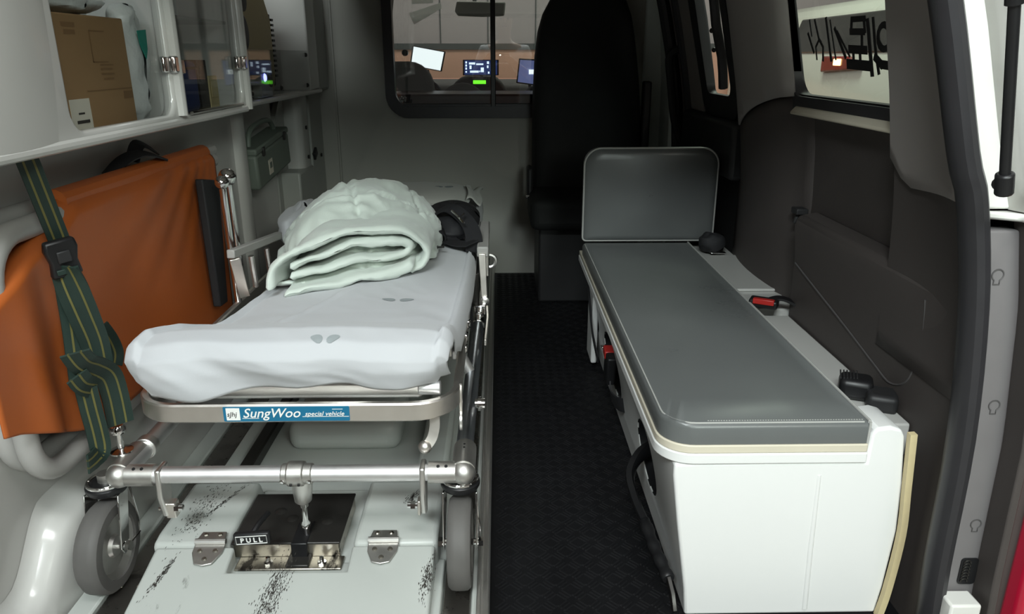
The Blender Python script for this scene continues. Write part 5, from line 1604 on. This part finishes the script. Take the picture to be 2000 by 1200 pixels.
# stitched seam along the front and aisle edge
sm = [(a, b) for a, b in out if a < 0.60 or b < 1.2]
seam = [(0.288, 2.43)] + [(max(0.290, a + 0.006 if a < 0.4 else a), b + 0.006) for a, b in out[18 + 2:28]] + [(0.63, 1.1425)]
seam = [(0.2875, 2.43), (0.2875, 1.25)] + [(0.2875 + 0.052 - 0.052 * math.cos(a), 1.1425 + 0.052 - 0.052 * math.sin(a)) for a in [PI / 2 * k / 8 for k in range(9)]] + [(0.63, 1.1425)]
obj('seam', MB().tube([(a, b, BT + 0.0385) for a, b in seam], 0.0017, 6), 'vinyl_pipe', cu)
m = MB()
for k in range(60):
    x = 0.36 + 0.268 * k / 59
    m.box((x, 1.1475, BT + 0.0405), (0.0028, 0.0012, 0.0012))
obj('stitches', m, 'vinyl_pipe', cu)
obj('back_piping', MB().tube([(0.6385, 1.14, BT + 0.041), (0.6385, 2.44, BT + 0.041)], 0.0028, 8).tube([(0.6385, 1.137, BT + 0.0), (0.6385, 1.137, BT + 0.041)], 0.0022, 8), 'vinyl_pipe', cu)
# backrest pad at the far end
po_ = rrect(0.2815, 0.722, 0.4085, 0.716, [0.055, 0.055, 0.012, 0.012], 8)
n = len(po_)
cxx, czz = 0.50, 0.56
m = MB()
vs = []
for (k, y) in ((0.0, 2.490), (0.0, 2.450), (0.006, 2.444), (0.016, 2.440), (0.03, 2.4365)):
    for (a, b) in po_:
        q = Vector((a - cxx, b - czz))
        L_ = q.length
        q = q * ((L_ - k) / L_)
        vs.append((cxx + q.x, y, czz + q.y))
fs = []
for l in range(4):
    for i in range(n):
        j = (i + 1) % n
        fs.append((l * n + i, l * n + j, (l + 1) * n + j, (l + 1) * n + i))
fs.append(tuple(range(n)))
fs.append(tuple(4 * n + i for i in reversed(range(n))))
bp_ = obj('backrest', m.add(vs, fs), 'vinyl', bn, smooth=60)
bp_['label'] = 'grey vinyl backrest pad with pale piping'
obj('piping', MB().tube([(a, 2.449, b) for a, b in po_], 0.0032, 8, closed=True), 'vinyl_pipe', bp_)

# seat belts of the bench
def buckle(parent, c, rot, red=True):
    b_ = obj('buckle_body', MB().box(c, (0.032, 0.062, 0.020), rot), 'black', parent, bevel=0.004, seg=3)
    if red:
        obj('release_button', MB().box(Vector(c) + rot @ Vector((0, -0.016, 0.008)), (0.024, 0.030, 0.009), rot), 'red_plastic', b_, bevel=0.002)
    return b_
s1 = thing('seat_belt_buckle', 'black belt buckle with red button lying on the white ledge', 'buckle', (0.70, 1.92, 0.39))
c1 = on_z(1492, 590, 0.405)
rz = Matrix.Rotation(math.radians(-38), 3, 'Z') @ Matrix.Rotation(0.35, 3, 'Y')
obj('buckle_body', MB().box((c1.x, c1.y, 0.403), (0.070, 0.040, 0.022), Matrix.Rotation(-0.5, 3, 'Z')), 'black', s1, bevel=0.005, seg=3)
obj('release_button', MB().box((c1.x - 0.006, c1.y - 0.014, 0.4105), (0.052, 0.016, 0.014), Matrix.Rotation(-0.5, 3, 'Z')), 'red_plastic', s1, bevel=0.002)
ribbon('buckle_strap', [(c1.x + 0.02, c1.y + 0.01, 0.407), (c1.x + 0.05, c1.y + 0.005, 0.412), (0.775, c1.y - 0.01, 0.392)], 0.03, 0.006, 'black', s1)
s2 = thing('belt_retractor', 'black belt retractor beside the rear corner of the bench', 'seat belt', (0.70, 1.33, 0.366))
c2 = on_z(1655, 762, 0.38)
obj('retractor_cover', MB().box((c2.x + 0.015, c2.y, 0.388), (0.062, 0.055, 0.042), Matrix.Rotation(-0.4, 3, 'Z')), 'black', s2, bevel=0.012, seg=3)
obj('retractor_housing', MB().box((c2.x + 0.045, c2.y - 0.045, 0.380), (0.055, 0.060, 0.036), Matrix.Rotation(-0.4, 3, 'Z')), 'blacktrim', s2, bevel=0.010, seg=3)
mb = MB()
for k in range(6):
    mb.box((c2.x - 0.012 + k * 0.006, c2.y + 0.012 - k * 0.001, 0.409), (0.0024, 0.04, 0.003), Matrix.Rotation(-0.4, 3, 'Z'))
obj('grip_ribs', mb, 'blacktrim', s2)
s3 = thing('folded_belt', 'bundled black seat belt with chrome tongue at the foot of backrest', 'seat belt', (0.70, 2.38, 0.381))
c3 = on_z(1395, 485, 0.40)
obj('belt_bundle', MB().grid(24, 16, lambda u, v: (c3.x + 0.045 * math.cos(u * 2 * PI) * math.sin(v * PI) ** 0.6, 2.40 + 0.032 * math.sin(u * 2 * PI) * math.sin(v * PI) ** 0.6, 0.412 - 0.031 * math.cos(v * PI) + 0.010 * nz(u * 3, v * 3, 0, 2, 3))), 'webbing', s3, smooth=60)
obj('belt_tongue', MB().box((c3.x + 0.012, 2.365, 0.386), (0.05, 0.02, 0.003)), 'chrome', s3, bevel=0.001)
# buckle in the side hole
s4 = thing('aisle_buckle', 'black belt buckle with red button hanging from the bench side', 'buckle', (0.31, 1.97, 0.19))
c4 = on_x(1190, 692, 0.306)
obj('buckle_body', MB().box((c4.x, c4.y - 0.02, c4.z - 0.03), (0.026, 0.062, 0.085), Matrix.Rotation(0.15, 3, 'X')), 'black', s4, bevel=0.006, seg=3)
obj('release_button', MB().box((c4.x - 0.002, c4.y, c4.z + 0.006), (0.027, 0.040, 0.024), Matrix.Rotation(0.15, 3, 'X')), 'red_plastic', s4, bevel=0.003)
ribbon('buckle_strap', [(0.308, c4.y - 0.02, c4.z - 0.06), (0.308, c4.y - 0.06, c4.z - 0.10), (0.33, c4.y - 0.12, c4.z - 0.10), (0.39, c4.y - 0.14, c4.z - 0.08)], 0.04, 0.004, 'webbing', s4, upv=(1, 0, 0.2))
obj('tongue_tip', MB().box((0.296, c4.y + 0.045, c4.z + 0.004), (0.012, 0.022, 0.004)), 'chrome', s4, bevel=0.001)
ribbon('belt_loop', [(0.303, 2.44, 0.27), (0.299, 2.34, 0.22), (0.297, 2.22, 0.16), (0.300, 2.10, 0.12)], 0.03, 0.004, 'webbing', s4, upv=(1, 0, 0.1))
# flexible stalk with buckle at the rear hole
s5 = thing('flexible_stalk', 'black ribbed belt stalk bent out of the bench side hole', 'seat belt', (0.31, 1.4, 0.1))
A_ = [(0.385, 1.52, 0.16), (0.318, 1.475, 0.150), (0.286, 1.43, 0.125), (0.288, 1.37, 0.100), (0.298, 1.31, 0.085)]
obj('stalk_sleeve', MB().sweep(smooth_path(A_, 5), [(-0.015, -0.006), (-0.009, -0.009), (0.009, -0.009), (0.015, -0.006), (0.015, 0.006), (0.009, 0.009), (-0.009, 0.009), (-0.015, 0.006)], up=(1, 0, 0.3)), 'black', s5, smooth=60)
B_ = smooth_path([(0.298, 1.315, 0.086), (0.304, 1.26, 0.075), (0.311, 1.21, 0.066), (0.318, 1.165, 0.058)], 8)
obj('stalk_ribs', MB().tube(B_, 0.0115, 12, scales=[1.0 + 0.16 * (1 if (i // 3) % 2 else -0.2) for i in range(len(B_))]), 'black', s5, smooth=40)
obj('stalk_end', MB().sweep([(0.318, 1.17, 0.058), (0.322, 1.145, 0.040), (0.324, 1.13, 0.015)], [(-0.009, -0.004), (0.009, -0.004), (0.009, 0.004), (-0.009, 0.004)], up=(1, 0, 0)), 'black_plate', s5, bevel=0.001)

# ================================================================== ATTENDANT SEAT
ch = thing('attendant_seat', 'tall black attendant seat standing against the bulkhead', 'seat', (0.4, 3.2, 0))
bo = [(0.150, 0.30), (0.150, 0.80), (0.158, 1.0), (0.170, 1.10), (0.19, 1.17), (0.22, 1.225), (0.27, 1.265), (0.34, 1.28), (0.43, 1.28), (0.49, 1.26), (0.53, 1.22), (0.555, 1.16), (0.572, 1.08), (0.588, 0.98), (0.602, 0.88), (0.614, 0.75), (0.62, 0.60), (0.62, 0.30)]
n = len(bo)
vs, fs = [], []
for (k, y) in ((0.0, 3.42), (0.0, 3.30), (0.01, 3.275), (0.03, 3.262), (0.07, 3.255)):
    for (a, b) in bo:
        q = Vector((a - 0.385, (b - 0.8)))
        q = q * ((q.length - k) / q.length)
        vs.append((0.385 + q.x, y, 0.8 + q.y))
for l in range(4):
    for i in range(n):
        j = (i + 1) % n
        fs.append((l * n + i, l * n + j, (l + 1) * n + j, (l + 1) * n + i))
fs += [tuple(range(n)), tuple(4 * n + i for i in reversed(range(n)))]
obj('backrest', MB().add(vs, fs), 'seat_black', ch, smooth=60)
obj('seat_cushion', MB().bb(0.125, 0.60, 2.92, 3.27, 0.33, 0.46), 'seat_black', ch, bevel=0.035, seg=4)
obj('pedestal', MB().bb(0.165, 0.58, 3.02, 3.40, 0.0, 0.33), 'blacktrim', ch, bevel=0.01)
obj('side_bolster', MB().bb(0.617, 0.648, 3.25, 3.32, 0.42, 0.90), 'blacktrim', ch, bevel=0.008)
obj('recline_lever', MB().bb(0.120, 0.145, 3.16, 3.28, 0.42, 0.55), 'blacktrim', ch, bevel=0.01)
obj('belt_anchor', MB().cyl((0.115, 3.14, 0.435), (0.145, 3.14, 0.435), 0.009, 10), 'chrome', ch)

# ================================================================== CAB BEYOND THE WINDOW
def seat_back(name, label, x0, x1, zt, y, parent=None):
    o_ = thing(name, label, 'seat', ((x0 + x1) / 2, y, 0), 'seats in the cab')
    obj('backrest', MB().prism([(a, y, b) for a, b in rrect(x0, x1, 0.30, zt, [0.13, 0.13, 0.03, 0.03], 6)], (0, 0.13, 0)), 'seat_grey', o_, bevel=0.03, seg=3)
    obj('seat_cushion', MB().bb(x0 + 0.01, x1 - 0.01, y + 0.1, y + 0.55, 0.18, 0.34), 'seat_grey', o_, bevel=0.04, seg=3)
    obj('seat_base', MB().bb(x0 + 0.05, x1 - 0.05, y + 0.1, y + 0.5, 0.0, 0.19), 'black', o_)
    return o_
d_s = seat_back('cab_chair', 'grey driver seat behind the bulkhead window', -0.76, -0.335, 0.975, 3.98)
obj('headrest', MB().cyl((-0.478, 4.02, 1.017), (-0.478, 4.06, 1.017), 0.016, 16), 'black', d_s, bevel=0.004)
m_s = seat_back('cab_chair', 'grey middle cab seat below the green display', -0.32, -0.06, 0.868, 4.02)
p_s = seat_back('cab_chair', 'grey passenger cab seat next to the blue tablet', 0.10, 0.56, 0.862, 4.02)
o = obj('cab_shelf', MB().bb(-0.60, 0.60, 3.55, 3.92, 0.60, 0.835), 'black', bevel=0.01)
tag(o, 'dark storage shelf behind the cab seats', 'shelf')
db = thing('dashboard', 'grey dashboard across the cab under the windscreen', 'dashboard', (0, 4.8, 0))
obj('dash_body', MB().prism([(-0.82, 4.72, 0.2), (-0.82, 4.66, 0.70), (-0.82, 4.75, 0.84), (-0.82, 5.05, 0.86), (-0.82, 5.25, 0.85), (-0.82, 5.25, 0.2)], (1.64, 0, 0)), 'dash', db, bevel=0.03, seg=3)
obj('meter_hood', MB().prism([(a, 4.70, b) for a, b in rrect(-0.30, 0.06, 0.62, 0.895, [0.14, 0.14, 0.02, 0.02], 6)], (0, 0.2, 0)), 'dash', db, bevel=0.02, seg=3)
def screen(name, label, pix, y, face, th=0.02, rim=0.010, parts=None):
    c4_ = [on_y(px, py, y) for px, py in pix]
    ctr = sum(c4_, Vector()) / 4
    t_ = thing(name, label, 'screen', ctr)
    big = [ctr + (p - ctr) * (1 + rim / (p - ctr).length) for p in c4_]
    obj('screen_housing', MB().prism([p + Vector((0, 0.003, 0)) for p in big], (0, th, 0)), 'black', t_, bevel=0.002)
    obj('screen_glass', MB().prism(c4_, (0, 0.004, 0)), face, t_)
    a = ctr + Vector((0, th / 2, (c4_[2].z - ctr.z)))
    obj('screen_arm', MB().cyl(a, (a.x + 0.02, 4.74, 0.80), 0.008, 8), 'black', t_)
    return t_
screen('tablet', 'bright white tablet screen mounted over the driver side dash', [(808, 91), (867, 102), (860, 138), (803, 127)], 4.62, 'screen_white')
nv_ = screen('navigation_screen', 'dark navigation screen with lit icons in the dash middle', [(907, 118), (971, 118), (971, 146), (907, 146)], 4.60, 'screen_dark')
m = MB()
for (x0, y0, x1, y1) in ((909, 120, 912, 124), (909, 126, 912, 130), (909, 132, 912, 136), (909, 139, 912, 142), (916, 122, 928, 126), (917, 128, 921, 135), (918, 138, 935, 142), (930, 124, 944, 127), (939, 132, 945, 141), (951, 120, 955, 125), (951, 128, 954, 133), (953, 140, 956, 144), (963, 121, 966, 130), (936, 138, 938, 141)):
    a, b = on_y(x0, y0, 4.595), on_y(x1, y1, 4.595)
    m.bb(a.x, b.x, 4.594, 4.597, b.z, a.z)
obj('icons', m, 'screen_icons', nv_)
a, b = on_y(924, 157, 4.60), on_y(949, 164, 4.60)
o = thing('lit_display', 'bright green lit display below the navigation screen', 'display', ((a.x + b.x) / 2, 4.6, b.z))
obj('meter_case', MB().bb(a.x - 0.02, b.x + 0.02, 4.605, 4.68, b.z - 0.02, a.z + 0.02), 'black', o, bevel=0.004)
obj('meter_display', MB().bb(a.x, b.x, 4.60, 4.606, b.z, a.z), 'green_led', o)
ts = screen('side_tablet', 'dim blue tablet clipped in the passenger side of the cab', [(1016, 117), (1056, 119), (1054, 166), (1011, 160)], 4.45, 'screen_blue')
a, b = on_y(1033, 136, 4.445), on_y(1047, 145, 4.445)
obj('screen_window', MB().bb(a.x, b.x, 4.443, 4.447, b.z, a.z), 'screen_white', ts)
o = thing('rear_view_mirror', 'grey rear view mirror at the top of the windscreen', 'mirror', (-0.14, 4.75, 1.25))
obj('mirror_housing', MB().prism([(p.x, p.y, p.z) for p in (on_y(892, 2, 4.75), on_y(888, 22, 4.75), on_y(894, 31, 4.75), on_y(945, 33, 4.75), on_y(985, 31, 4.75), on_y(988, 4, 4.75))], (0, 0.04, 0)), 'niche', o, bevel=0.01, seg=3)
obj('mirror_stem', MB().cyl((-0.14, 4.79, 1.27), (-0.14, 4.95, 1.42), 0.012, 10), 'black', o)
for (nm, lab, pix) in (('paper_sheet', 'white printed paper tilted on the windscreen', [(798, 26), (860, 5), (863, 16), (809, 48)]), ('paper_note', 'white note at the top of the windscreen', [(805, -12), (846, -14), (846, 6), (804, 8)])):
    P = [on_y(px, py, 4.95) for px, py in pix]
    o = obj(nm, MB().prism(P, (0, 0.002, 0)), 'thin_paper')
    tag(o, lab, 'paper')
# steering wheel
sw = thing('steering_wheel', 'black steering wheel in front of the driver seat', 'steering wheel', (-0.5, 4.5, 0.8))
rim = [Vector((-0.50, 4.50, 0.74)) + Matrix.Rotation(0.5, 3, 'X') @ Vector((0.18 * math.cos(2 * PI * k / 28), 0, 0.18 * math.sin(2 * PI * k / 28))) for k in range(28)]
obj('wheel_rim', MB().tube(rim, 0.014, 8, closed=True), 'black', sw)
obj('wheel_hub', MB().cyl((-0.50, 4.50, 0.74), (-0.50, 4.66, 0.66), 0.05, 16).bb(-0.67, -0.33, 4.49, 4.51, 0.725, 0.755), 'black', sw, bevel=0.005)
# windscreen with frame, cab floor and doors
w4 = empty_struct('window_4', 'wide windscreen of the cab looking onto the garage wall', 'window', (0, 5.2, 0.86))
obj('pane', MB().prism([(-0.78, 5.25, 0.86), (0.78, 5.25, 0.86), (0.62, 4.75, 1.44), (-0.62, 4.75, 1.44)], (0, 0.004, 0)), 'side_glass', w4)
obj('window_frame', MB().tube([(-0.80, 5.25, 0.84), (-0.64, 4.74, 1.45)], 0.045, 10).tube([(0.80, 5.25, 0.84), (0.64, 4.74, 1.45)], 0.045, 10), 'dash', w4)
mb = MB()
for s in (-1, 1):
    mb.bb(min(s * 0.82, s * 0.86), max(s * 0.82, s * 0.86), PY + 0.02, 5.3, 0.0, 0.86)
cabw = obj('wall_cab', mb, 'dash')
struct(cabw, 'grey trimmed cab doors on both sides of the seats', 'wall')
cf = obj('floor_cab', MB().bb(-0.86, 0.86, PY + 0.031, 5.3, -0.03, 0.0), 'black')
struct(cf, 'dark cab floor', 'floor')
cr = obj('ceiling_cab', MB().bb(-0.64, 0.64, PY + 0.031, 4.74, 1.44, 1.48), 'lining')
struct(cr, 'pale cab roof lining', 'ceiling')

# ================================================================== GARAGE OUTSIDE
gf = obj('floor_garage', MB().bb(-5, 7, -6, 8, -0.55, -0.5), 'concrete')
struct(gf, 'grey concrete garage floor around the van', 'floor')
gw = obj('wall_garage_front', MB().bb(-5, 7, 7.5, 7.6, -0.5, 4), 'wall_front')
struct(gw, 'panelled garage wall beyond the windscreen, salmon below grey', 'wall')
obj('salmon_dado', MB().bb(-5, 7, 7.47, 7.5, -0.5, 1.075), 'wall_salmon', gw)
obj('dark_rail', MB().bb(-5, 7, 7.45, 7.5, 1.06, 1.115), 'dash', gw)
for k in range(9):
    obj('panel_joint', MB().bb(-1.9 + k * 0.45, -1.89 + k * 0.45, 7.488, 7.5, 1.115, 4), 'dash', gw)
gr_ = obj('wall_garage_right', MB().bb(6.5, 6.6, -6, 8, -0.5, 4), 'wall_grey')
struct(gr_, 'pale garage wall beyond the parked white van', 'wall')
# the white van parked alongside
VX = 2.15
nvn = thing('parked_van', 'white van parked alongside, seen through the quarter window', 'van', (2.9, 4.2, -0.5))
obj('van_body', MB().prism([(VX, 3.0, -0.25), (VX - 0.05, 3.0, 0.3), (VX, 3.0, 0.98), (VX + 0.10, 3.0, 1.27), (VX + 0.22, 3.0, 1.36), (VX + 1.53, 3.0, 1.36), (VX + 1.65, 3.0, 1.27), (VX + 1.75, 3.0, 0.98), (VX + 1.8, 3.0, 0.3), (VX + 1.75, 3.0, -0.25)], (0, 4.2, 0)), 'van_white', nvn, bevel=0.07, seg=4)
obj('rear_window', MB().prism([(VX + 0.20, 2.985, 0.9), (VX + 1.55, 2.985, 0.9), (VX + 1.45, 2.985, 1.24), (VX + 0.30, 2.985, 1.24)], (0, 0.03, 0)), 'van_glass', nvn, bevel=0.01)
obj('side_window', MB().prism([(VX + 0.003, 3.25, 1.02), (VX + 0.003, 5.8, 1.02), (VX + 0.082, 5.8, 1.255), (VX + 0.082, 3.25, 1.255)], (0.03, 0, 0)), 'van_glass', nvn, bevel=0.01)
obj('roof_spoiler', MB().prism([(VX + 0.25, 2.80, 1.32), (VX + 1.5, 2.80, 1.32), (VX + 1.5, 3.1, 1.37), (VX + 0.25, 3.1, 1.37)], (0, 0, 0.04)), 'van_white', nvn, bevel=0.015)
tlp = obj('rear_lamp', MB().prism([(VX - 0.03, 4.55, 0.93), (VX - 0.03, 5.1, 0.90), (VX - 0.03, 5.1, 1.0), (VX - 0.03, 4.75, 1.0)], (0.05, 0, 0)), 'tail_red', nvn, bevel=0.01)
obj('lamp_bulb', MB().bb(VX - 0.038, VX - 0.02, 4.80, 4.90, 0.945, 0.985), 'lamp_amber', tlp, bevel=0.005)
obj('rear_bumper', MB().bb(VX + 0.0, VX + 1.78, 2.88, 3.05, -0.2, 0.12), 'van_white', nvn, bevel=0.04, seg=3)
for (x, y) in ((VX + 0.1, 3.9), (VX + 0.1, 6.4), (VX + 1.65, 3.9), (VX + 1.65, 6.4)):
    obj('wheel', MB().lathe([(0.0, -0.1), (0.2, -0.1), (0.30, -0.1), (0.33, -0.06), (0.33, 0.06), (0.30, 0.1), (0.0, 0.1)], (x, y, -0.17), (1, 0, 0), 24), 'rubber', nvn, smooth=40)

# ================================================================== GARAGE SHELL BEHIND THE CAMERA
gb = obj('wall_garage_back', MB().bb(-5, 7, -5.1, -5.0, -0.5, 3.75), 'wall_grey')
struct(gb, 'pale garage wall behind the photographer', 'wall')
gl_ = obj('wall_garage_left', MB().bb(-5.1, -5.0, -5, 8, -0.5, 3.75), 'wall_grey')
struct(gl_, 'pale garage wall on the left of the van', 'wall')
gc_ = obj('ceiling_garage', MB().bb(-5, 7, -5, 8, 3.75, 3.85), 'wall_grey')
struct(gc_, 'garage ceiling above the van', 'ceiling')

# housings of the garage lamps and of the two added fill lights
for nm_, lab_ in (('garage_lamp_over', 'long garage lamp hung above the open tailgate'), ('garage_lamp_near', 'long garage lamp hung above and behind the photographer'), ('garage_lamp_behind', 'warm garage lamp hung behind the right corner of the van'), ('added_fill_right', 'small added fill light hung beside the right rear corner'), ('added_fill_back', 'low added fill light on a drop rod near the back wall'), ('garage_lamp_side', 'garage lamp hung between the two vans'), ('garage_lamp_front', 'wide garage lamp hung in front of the windscreen')):
    lo_ = bpy.data.objects[nm_]
    R_l = lo_.rotation_euler.to_matrix()
    hl = thing('lamp_or_fill', lab_, 'lamp', lo_.location, 'lamps of the garage')
    ctr_ = lo_.location + R_l @ Vector((0, 0, 0.035))
    obj('lamp_housing', MB().box(ctr_, (lo_.data.size + 0.06, lo_.data.size_y + 0.06, 0.05), R_l), 'van_white', hl, bevel=0.01)   # lamp_housing_box
    obj('drop_rod', MB().cyl(ctr_, (ctr_.x, ctr_.y, 3.745), 0.012, 8), 'grey_tube', hl)

# ================================================================== PHOTOGRAPHER, seen only as a reflection
pe = thing('person', 'person in white shirt and brown vest holding a phone, mirrored in window', 'person', (0.06, -0.42, -0.5))
def skin_body(name, nodes, edges, material, parent, grow=1.0, root=0, sub=2):
    me = bpy.data.meshes.new(name)
    me.from_pydata([n_[:3] for n_ in nodes], edges, [])
    me.materials.append(M[material])
    o_ = bpy.data.objects.new(name, me)
    link(o_, parent)
    o_.modifiers.new('skin', 'SKIN').use_smooth_shade = True
    if not me.skin_vertices:
        bm2 = bmesh.new(); bm2.from_mesh(me); bm2.verts.layers.skin.verify(); bm2.to_mesh(me); bm2.free()
    for i, n_ in enumerate(nodes):
        sv = me.skin_vertices[0].data[i]
        r = n_[3] * grow
        sv.radius = (r, r * (n_[4] if len(n_) > 4 else 1.0))
        sv.use_root = (i == root)
    md_ = o_.modifiers.new('sub', 'SUBSURF'); md_.levels = sub; md_.render_levels = sub
    return o_
Xp, Yp = 0.06, -0.42
N = [(Xp, Yp, 0.42, 0.125), (Xp, Yp, 0.62, 0.120), (Xp, Yp, 0.85, 0.130), (Xp, Yp + 0.01, 1.02, 0.125), (Xp, Yp + 0.02, 1.12, 0.060), (Xp, Yp + 0.03, 1.18, 0.055), (Xp, Yp + 0.05, 1.25, 0.070), (Xp, Yp + 0.055, 1.33, 0.088), (Xp, Yp + 0.05, 1.41, 0.070),
     (Xp - 0.19, Yp + 0.01, 1.05, 0.062), (Xp - 0.27, Yp + 0.05, 0.80, 0.046), (-0.125, -0.10, 0.95, 0.032), (-0.095, -0.06, 0.975, 0.030),
     (Xp + 0.19, Yp + 0.01, 1.05, 0.062), (Xp + 0.27, Yp + 0.05, 0.80, 0.046), (0.125, -0.10, 0.95, 0.032), (0.095, -0.06, 0.975, 0.030),
     (Xp - 0.10, Yp, 0.36, 0.085), (Xp - 0.11, Yp + 0.02, -0.02, 0.058), (Xp - 0.11, Yp - 0.01, -0.40, 0.042), (Xp - 0.12, Yp + 0.05, -0.465, 0.034), (Xp - 0.13, Yp + 0.16, -0.470, 0.030),
     (Xp + 0.10, Yp, 0.36, 0.085), (Xp + 0.11, Yp + 0.02, -0.02, 0.058), (Xp + 0.11, Yp - 0.01, -0.40, 0.042), (Xp + 0.12, Yp + 0.05, -0.465, 0.034), (Xp + 0.13, Yp + 0.16, -0.470, 0.030)]
E_ = [(0, 1), (1, 2), (2, 3), (3, 4), (4, 5), (5, 6), (6, 7), (7, 8), (3, 9), (9, 10), (10, 11), (11, 12), (3, 13), (13, 14), (14, 15), (15, 16), (0, 17), (17, 18), (18, 19), (19, 20), (20, 21), (0, 22), (22, 23), (23, 24), (24, 25), (25, 26)]
for s, w_ in ((-1, 12), (1, 16)):
    px_ = s * 0.095
    for k, (dz, ln) in enumerate(((0.030, 0.062), (0.012, 0.070), (-0.006, 0.066), (-0.022, 0.054))):
        b0_ = len(N)
        N += [(px_ - s * 0.004, -0.045, 0.985 + dz, 0.0095), (px_ - s * 0.012, -0.016, 0.990 + dz, 0.009), (px_ - s * (0.012 + ln * 0.45), -0.0125, 0.990 + dz, 0.008)]
        E_ += [(w_, b0_), (b0_, b0_ + 1), (b0_ + 1, b0_ + 2)]
    b0_ = len(N)
    N += [(px_ - s * 0.012, -0.052, 0.955, 0.011), (px_ - s * 0.035, -0.046, 0.962, 0.010), (px_ - s * 0.05, -0.043, 0.975, 0.009)]
    E_ += [(w_, b0_), (b0_, b0_ + 1), (b0_ + 1, b0_ + 2)]
skin_body('body', N, E_, 'skin', pe)
ci = [0, 1, 2, 3, 9, 10, 13, 14]
cn = [N[i] for i in ci] + [(Xp - 0.20, -0.25, 0.87, 0.045), (Xp + 0.20, -0.25, 0.87, 0.045)]
skin_body('shirt', cn, [(0, 1), (1, 2), (2, 3), (3, 4), (4, 5), (3, 6), (6, 7), (5, 8), (7, 9)], 'shirt', pe, 1.14)
skin_body('vest', [(Xp, Yp, 0.44, 0.13), (Xp, Yp, 0.62, 0.125), (Xp, Yp, 0.85, 0.135), (Xp, Yp + 0.01, 0.98, 0.125)], [(0, 1), (1, 2), (2, 3)], 'vest', pe, 1.22)
ti = [0, 17, 18, 19, 22, 23, 24]
skin_body('trousers', [N[i] for i in ti], [(0, 1), (1, 2), (2, 3), (0, 4), (4, 5), (5, 6)], 'trousers', pe, 1.15)
hair_ = MB().grid(24, 12, lambda u, v: (Xp + 0.093 * math.cos(u * 2 * PI) * math.sin(v * 1.75) + 0.004 * nz(u * 9, v * 6, 0, 2, 1), Yp + 0.035 + 0.105 * math.sin(u * 2 * PI) * math.sin(v * 1.75) - 0.012 * v, 1.355 + 0.112 * math.cos(v * 1.75) + (0.035 * v * max(0, math.sin(u * 2 * PI)))))
obj('hair', hair_, 'hair', pe, smooth=180)
fx = MB()
for s in (-1, 1):
    obj('eye', MB().ball((Xp + s * 0.032, Yp + 0.132, 1.33), 0.012, 10), 'ink', pe)
    obj('ear', MB().grid(10, 8, lambda u, v: (Xp + s * (0.090 + 0.008 * math.sin(v * PI)), Yp + 0.05 + 0.018 * math.cos(u * 2 * PI) * math.sin(v * PI), 1.32 - 0.03 * math.cos(v * PI))), 'skin', pe, smooth=180)
obj('nose', MB().lathe([(0.016, 0), (0.012, 0.02), (0.006, 0.042), (0, 0.046)], (Xp, Yp + 0.137, 1.292), (0, 0.12, 1), 12), 'skin', pe, smooth=60)
obj('mouth', MB().box((Xp, Yp + 0.126, 1.262), (0.044, 0.012, 0.009)), 'vest', pe, bevel=0.003)
ph_ = thing('phone', 'dark phone with lit flash held by the photographer', 'phone', (0, -0.035, 0.95))
obj('phone_body', MB().bb(-0.078, 0.078, -0.038, -0.030, 0.947, 1.022), 'black', ph_, bevel=0.003)
obj('flash_lens', MB().lathe([(0.006, 0), (0.005, 0.002), (0, 0.0022)], (0.018, -0.030, 1.010), (0, 1, 0), 14), 'flash', ph_)
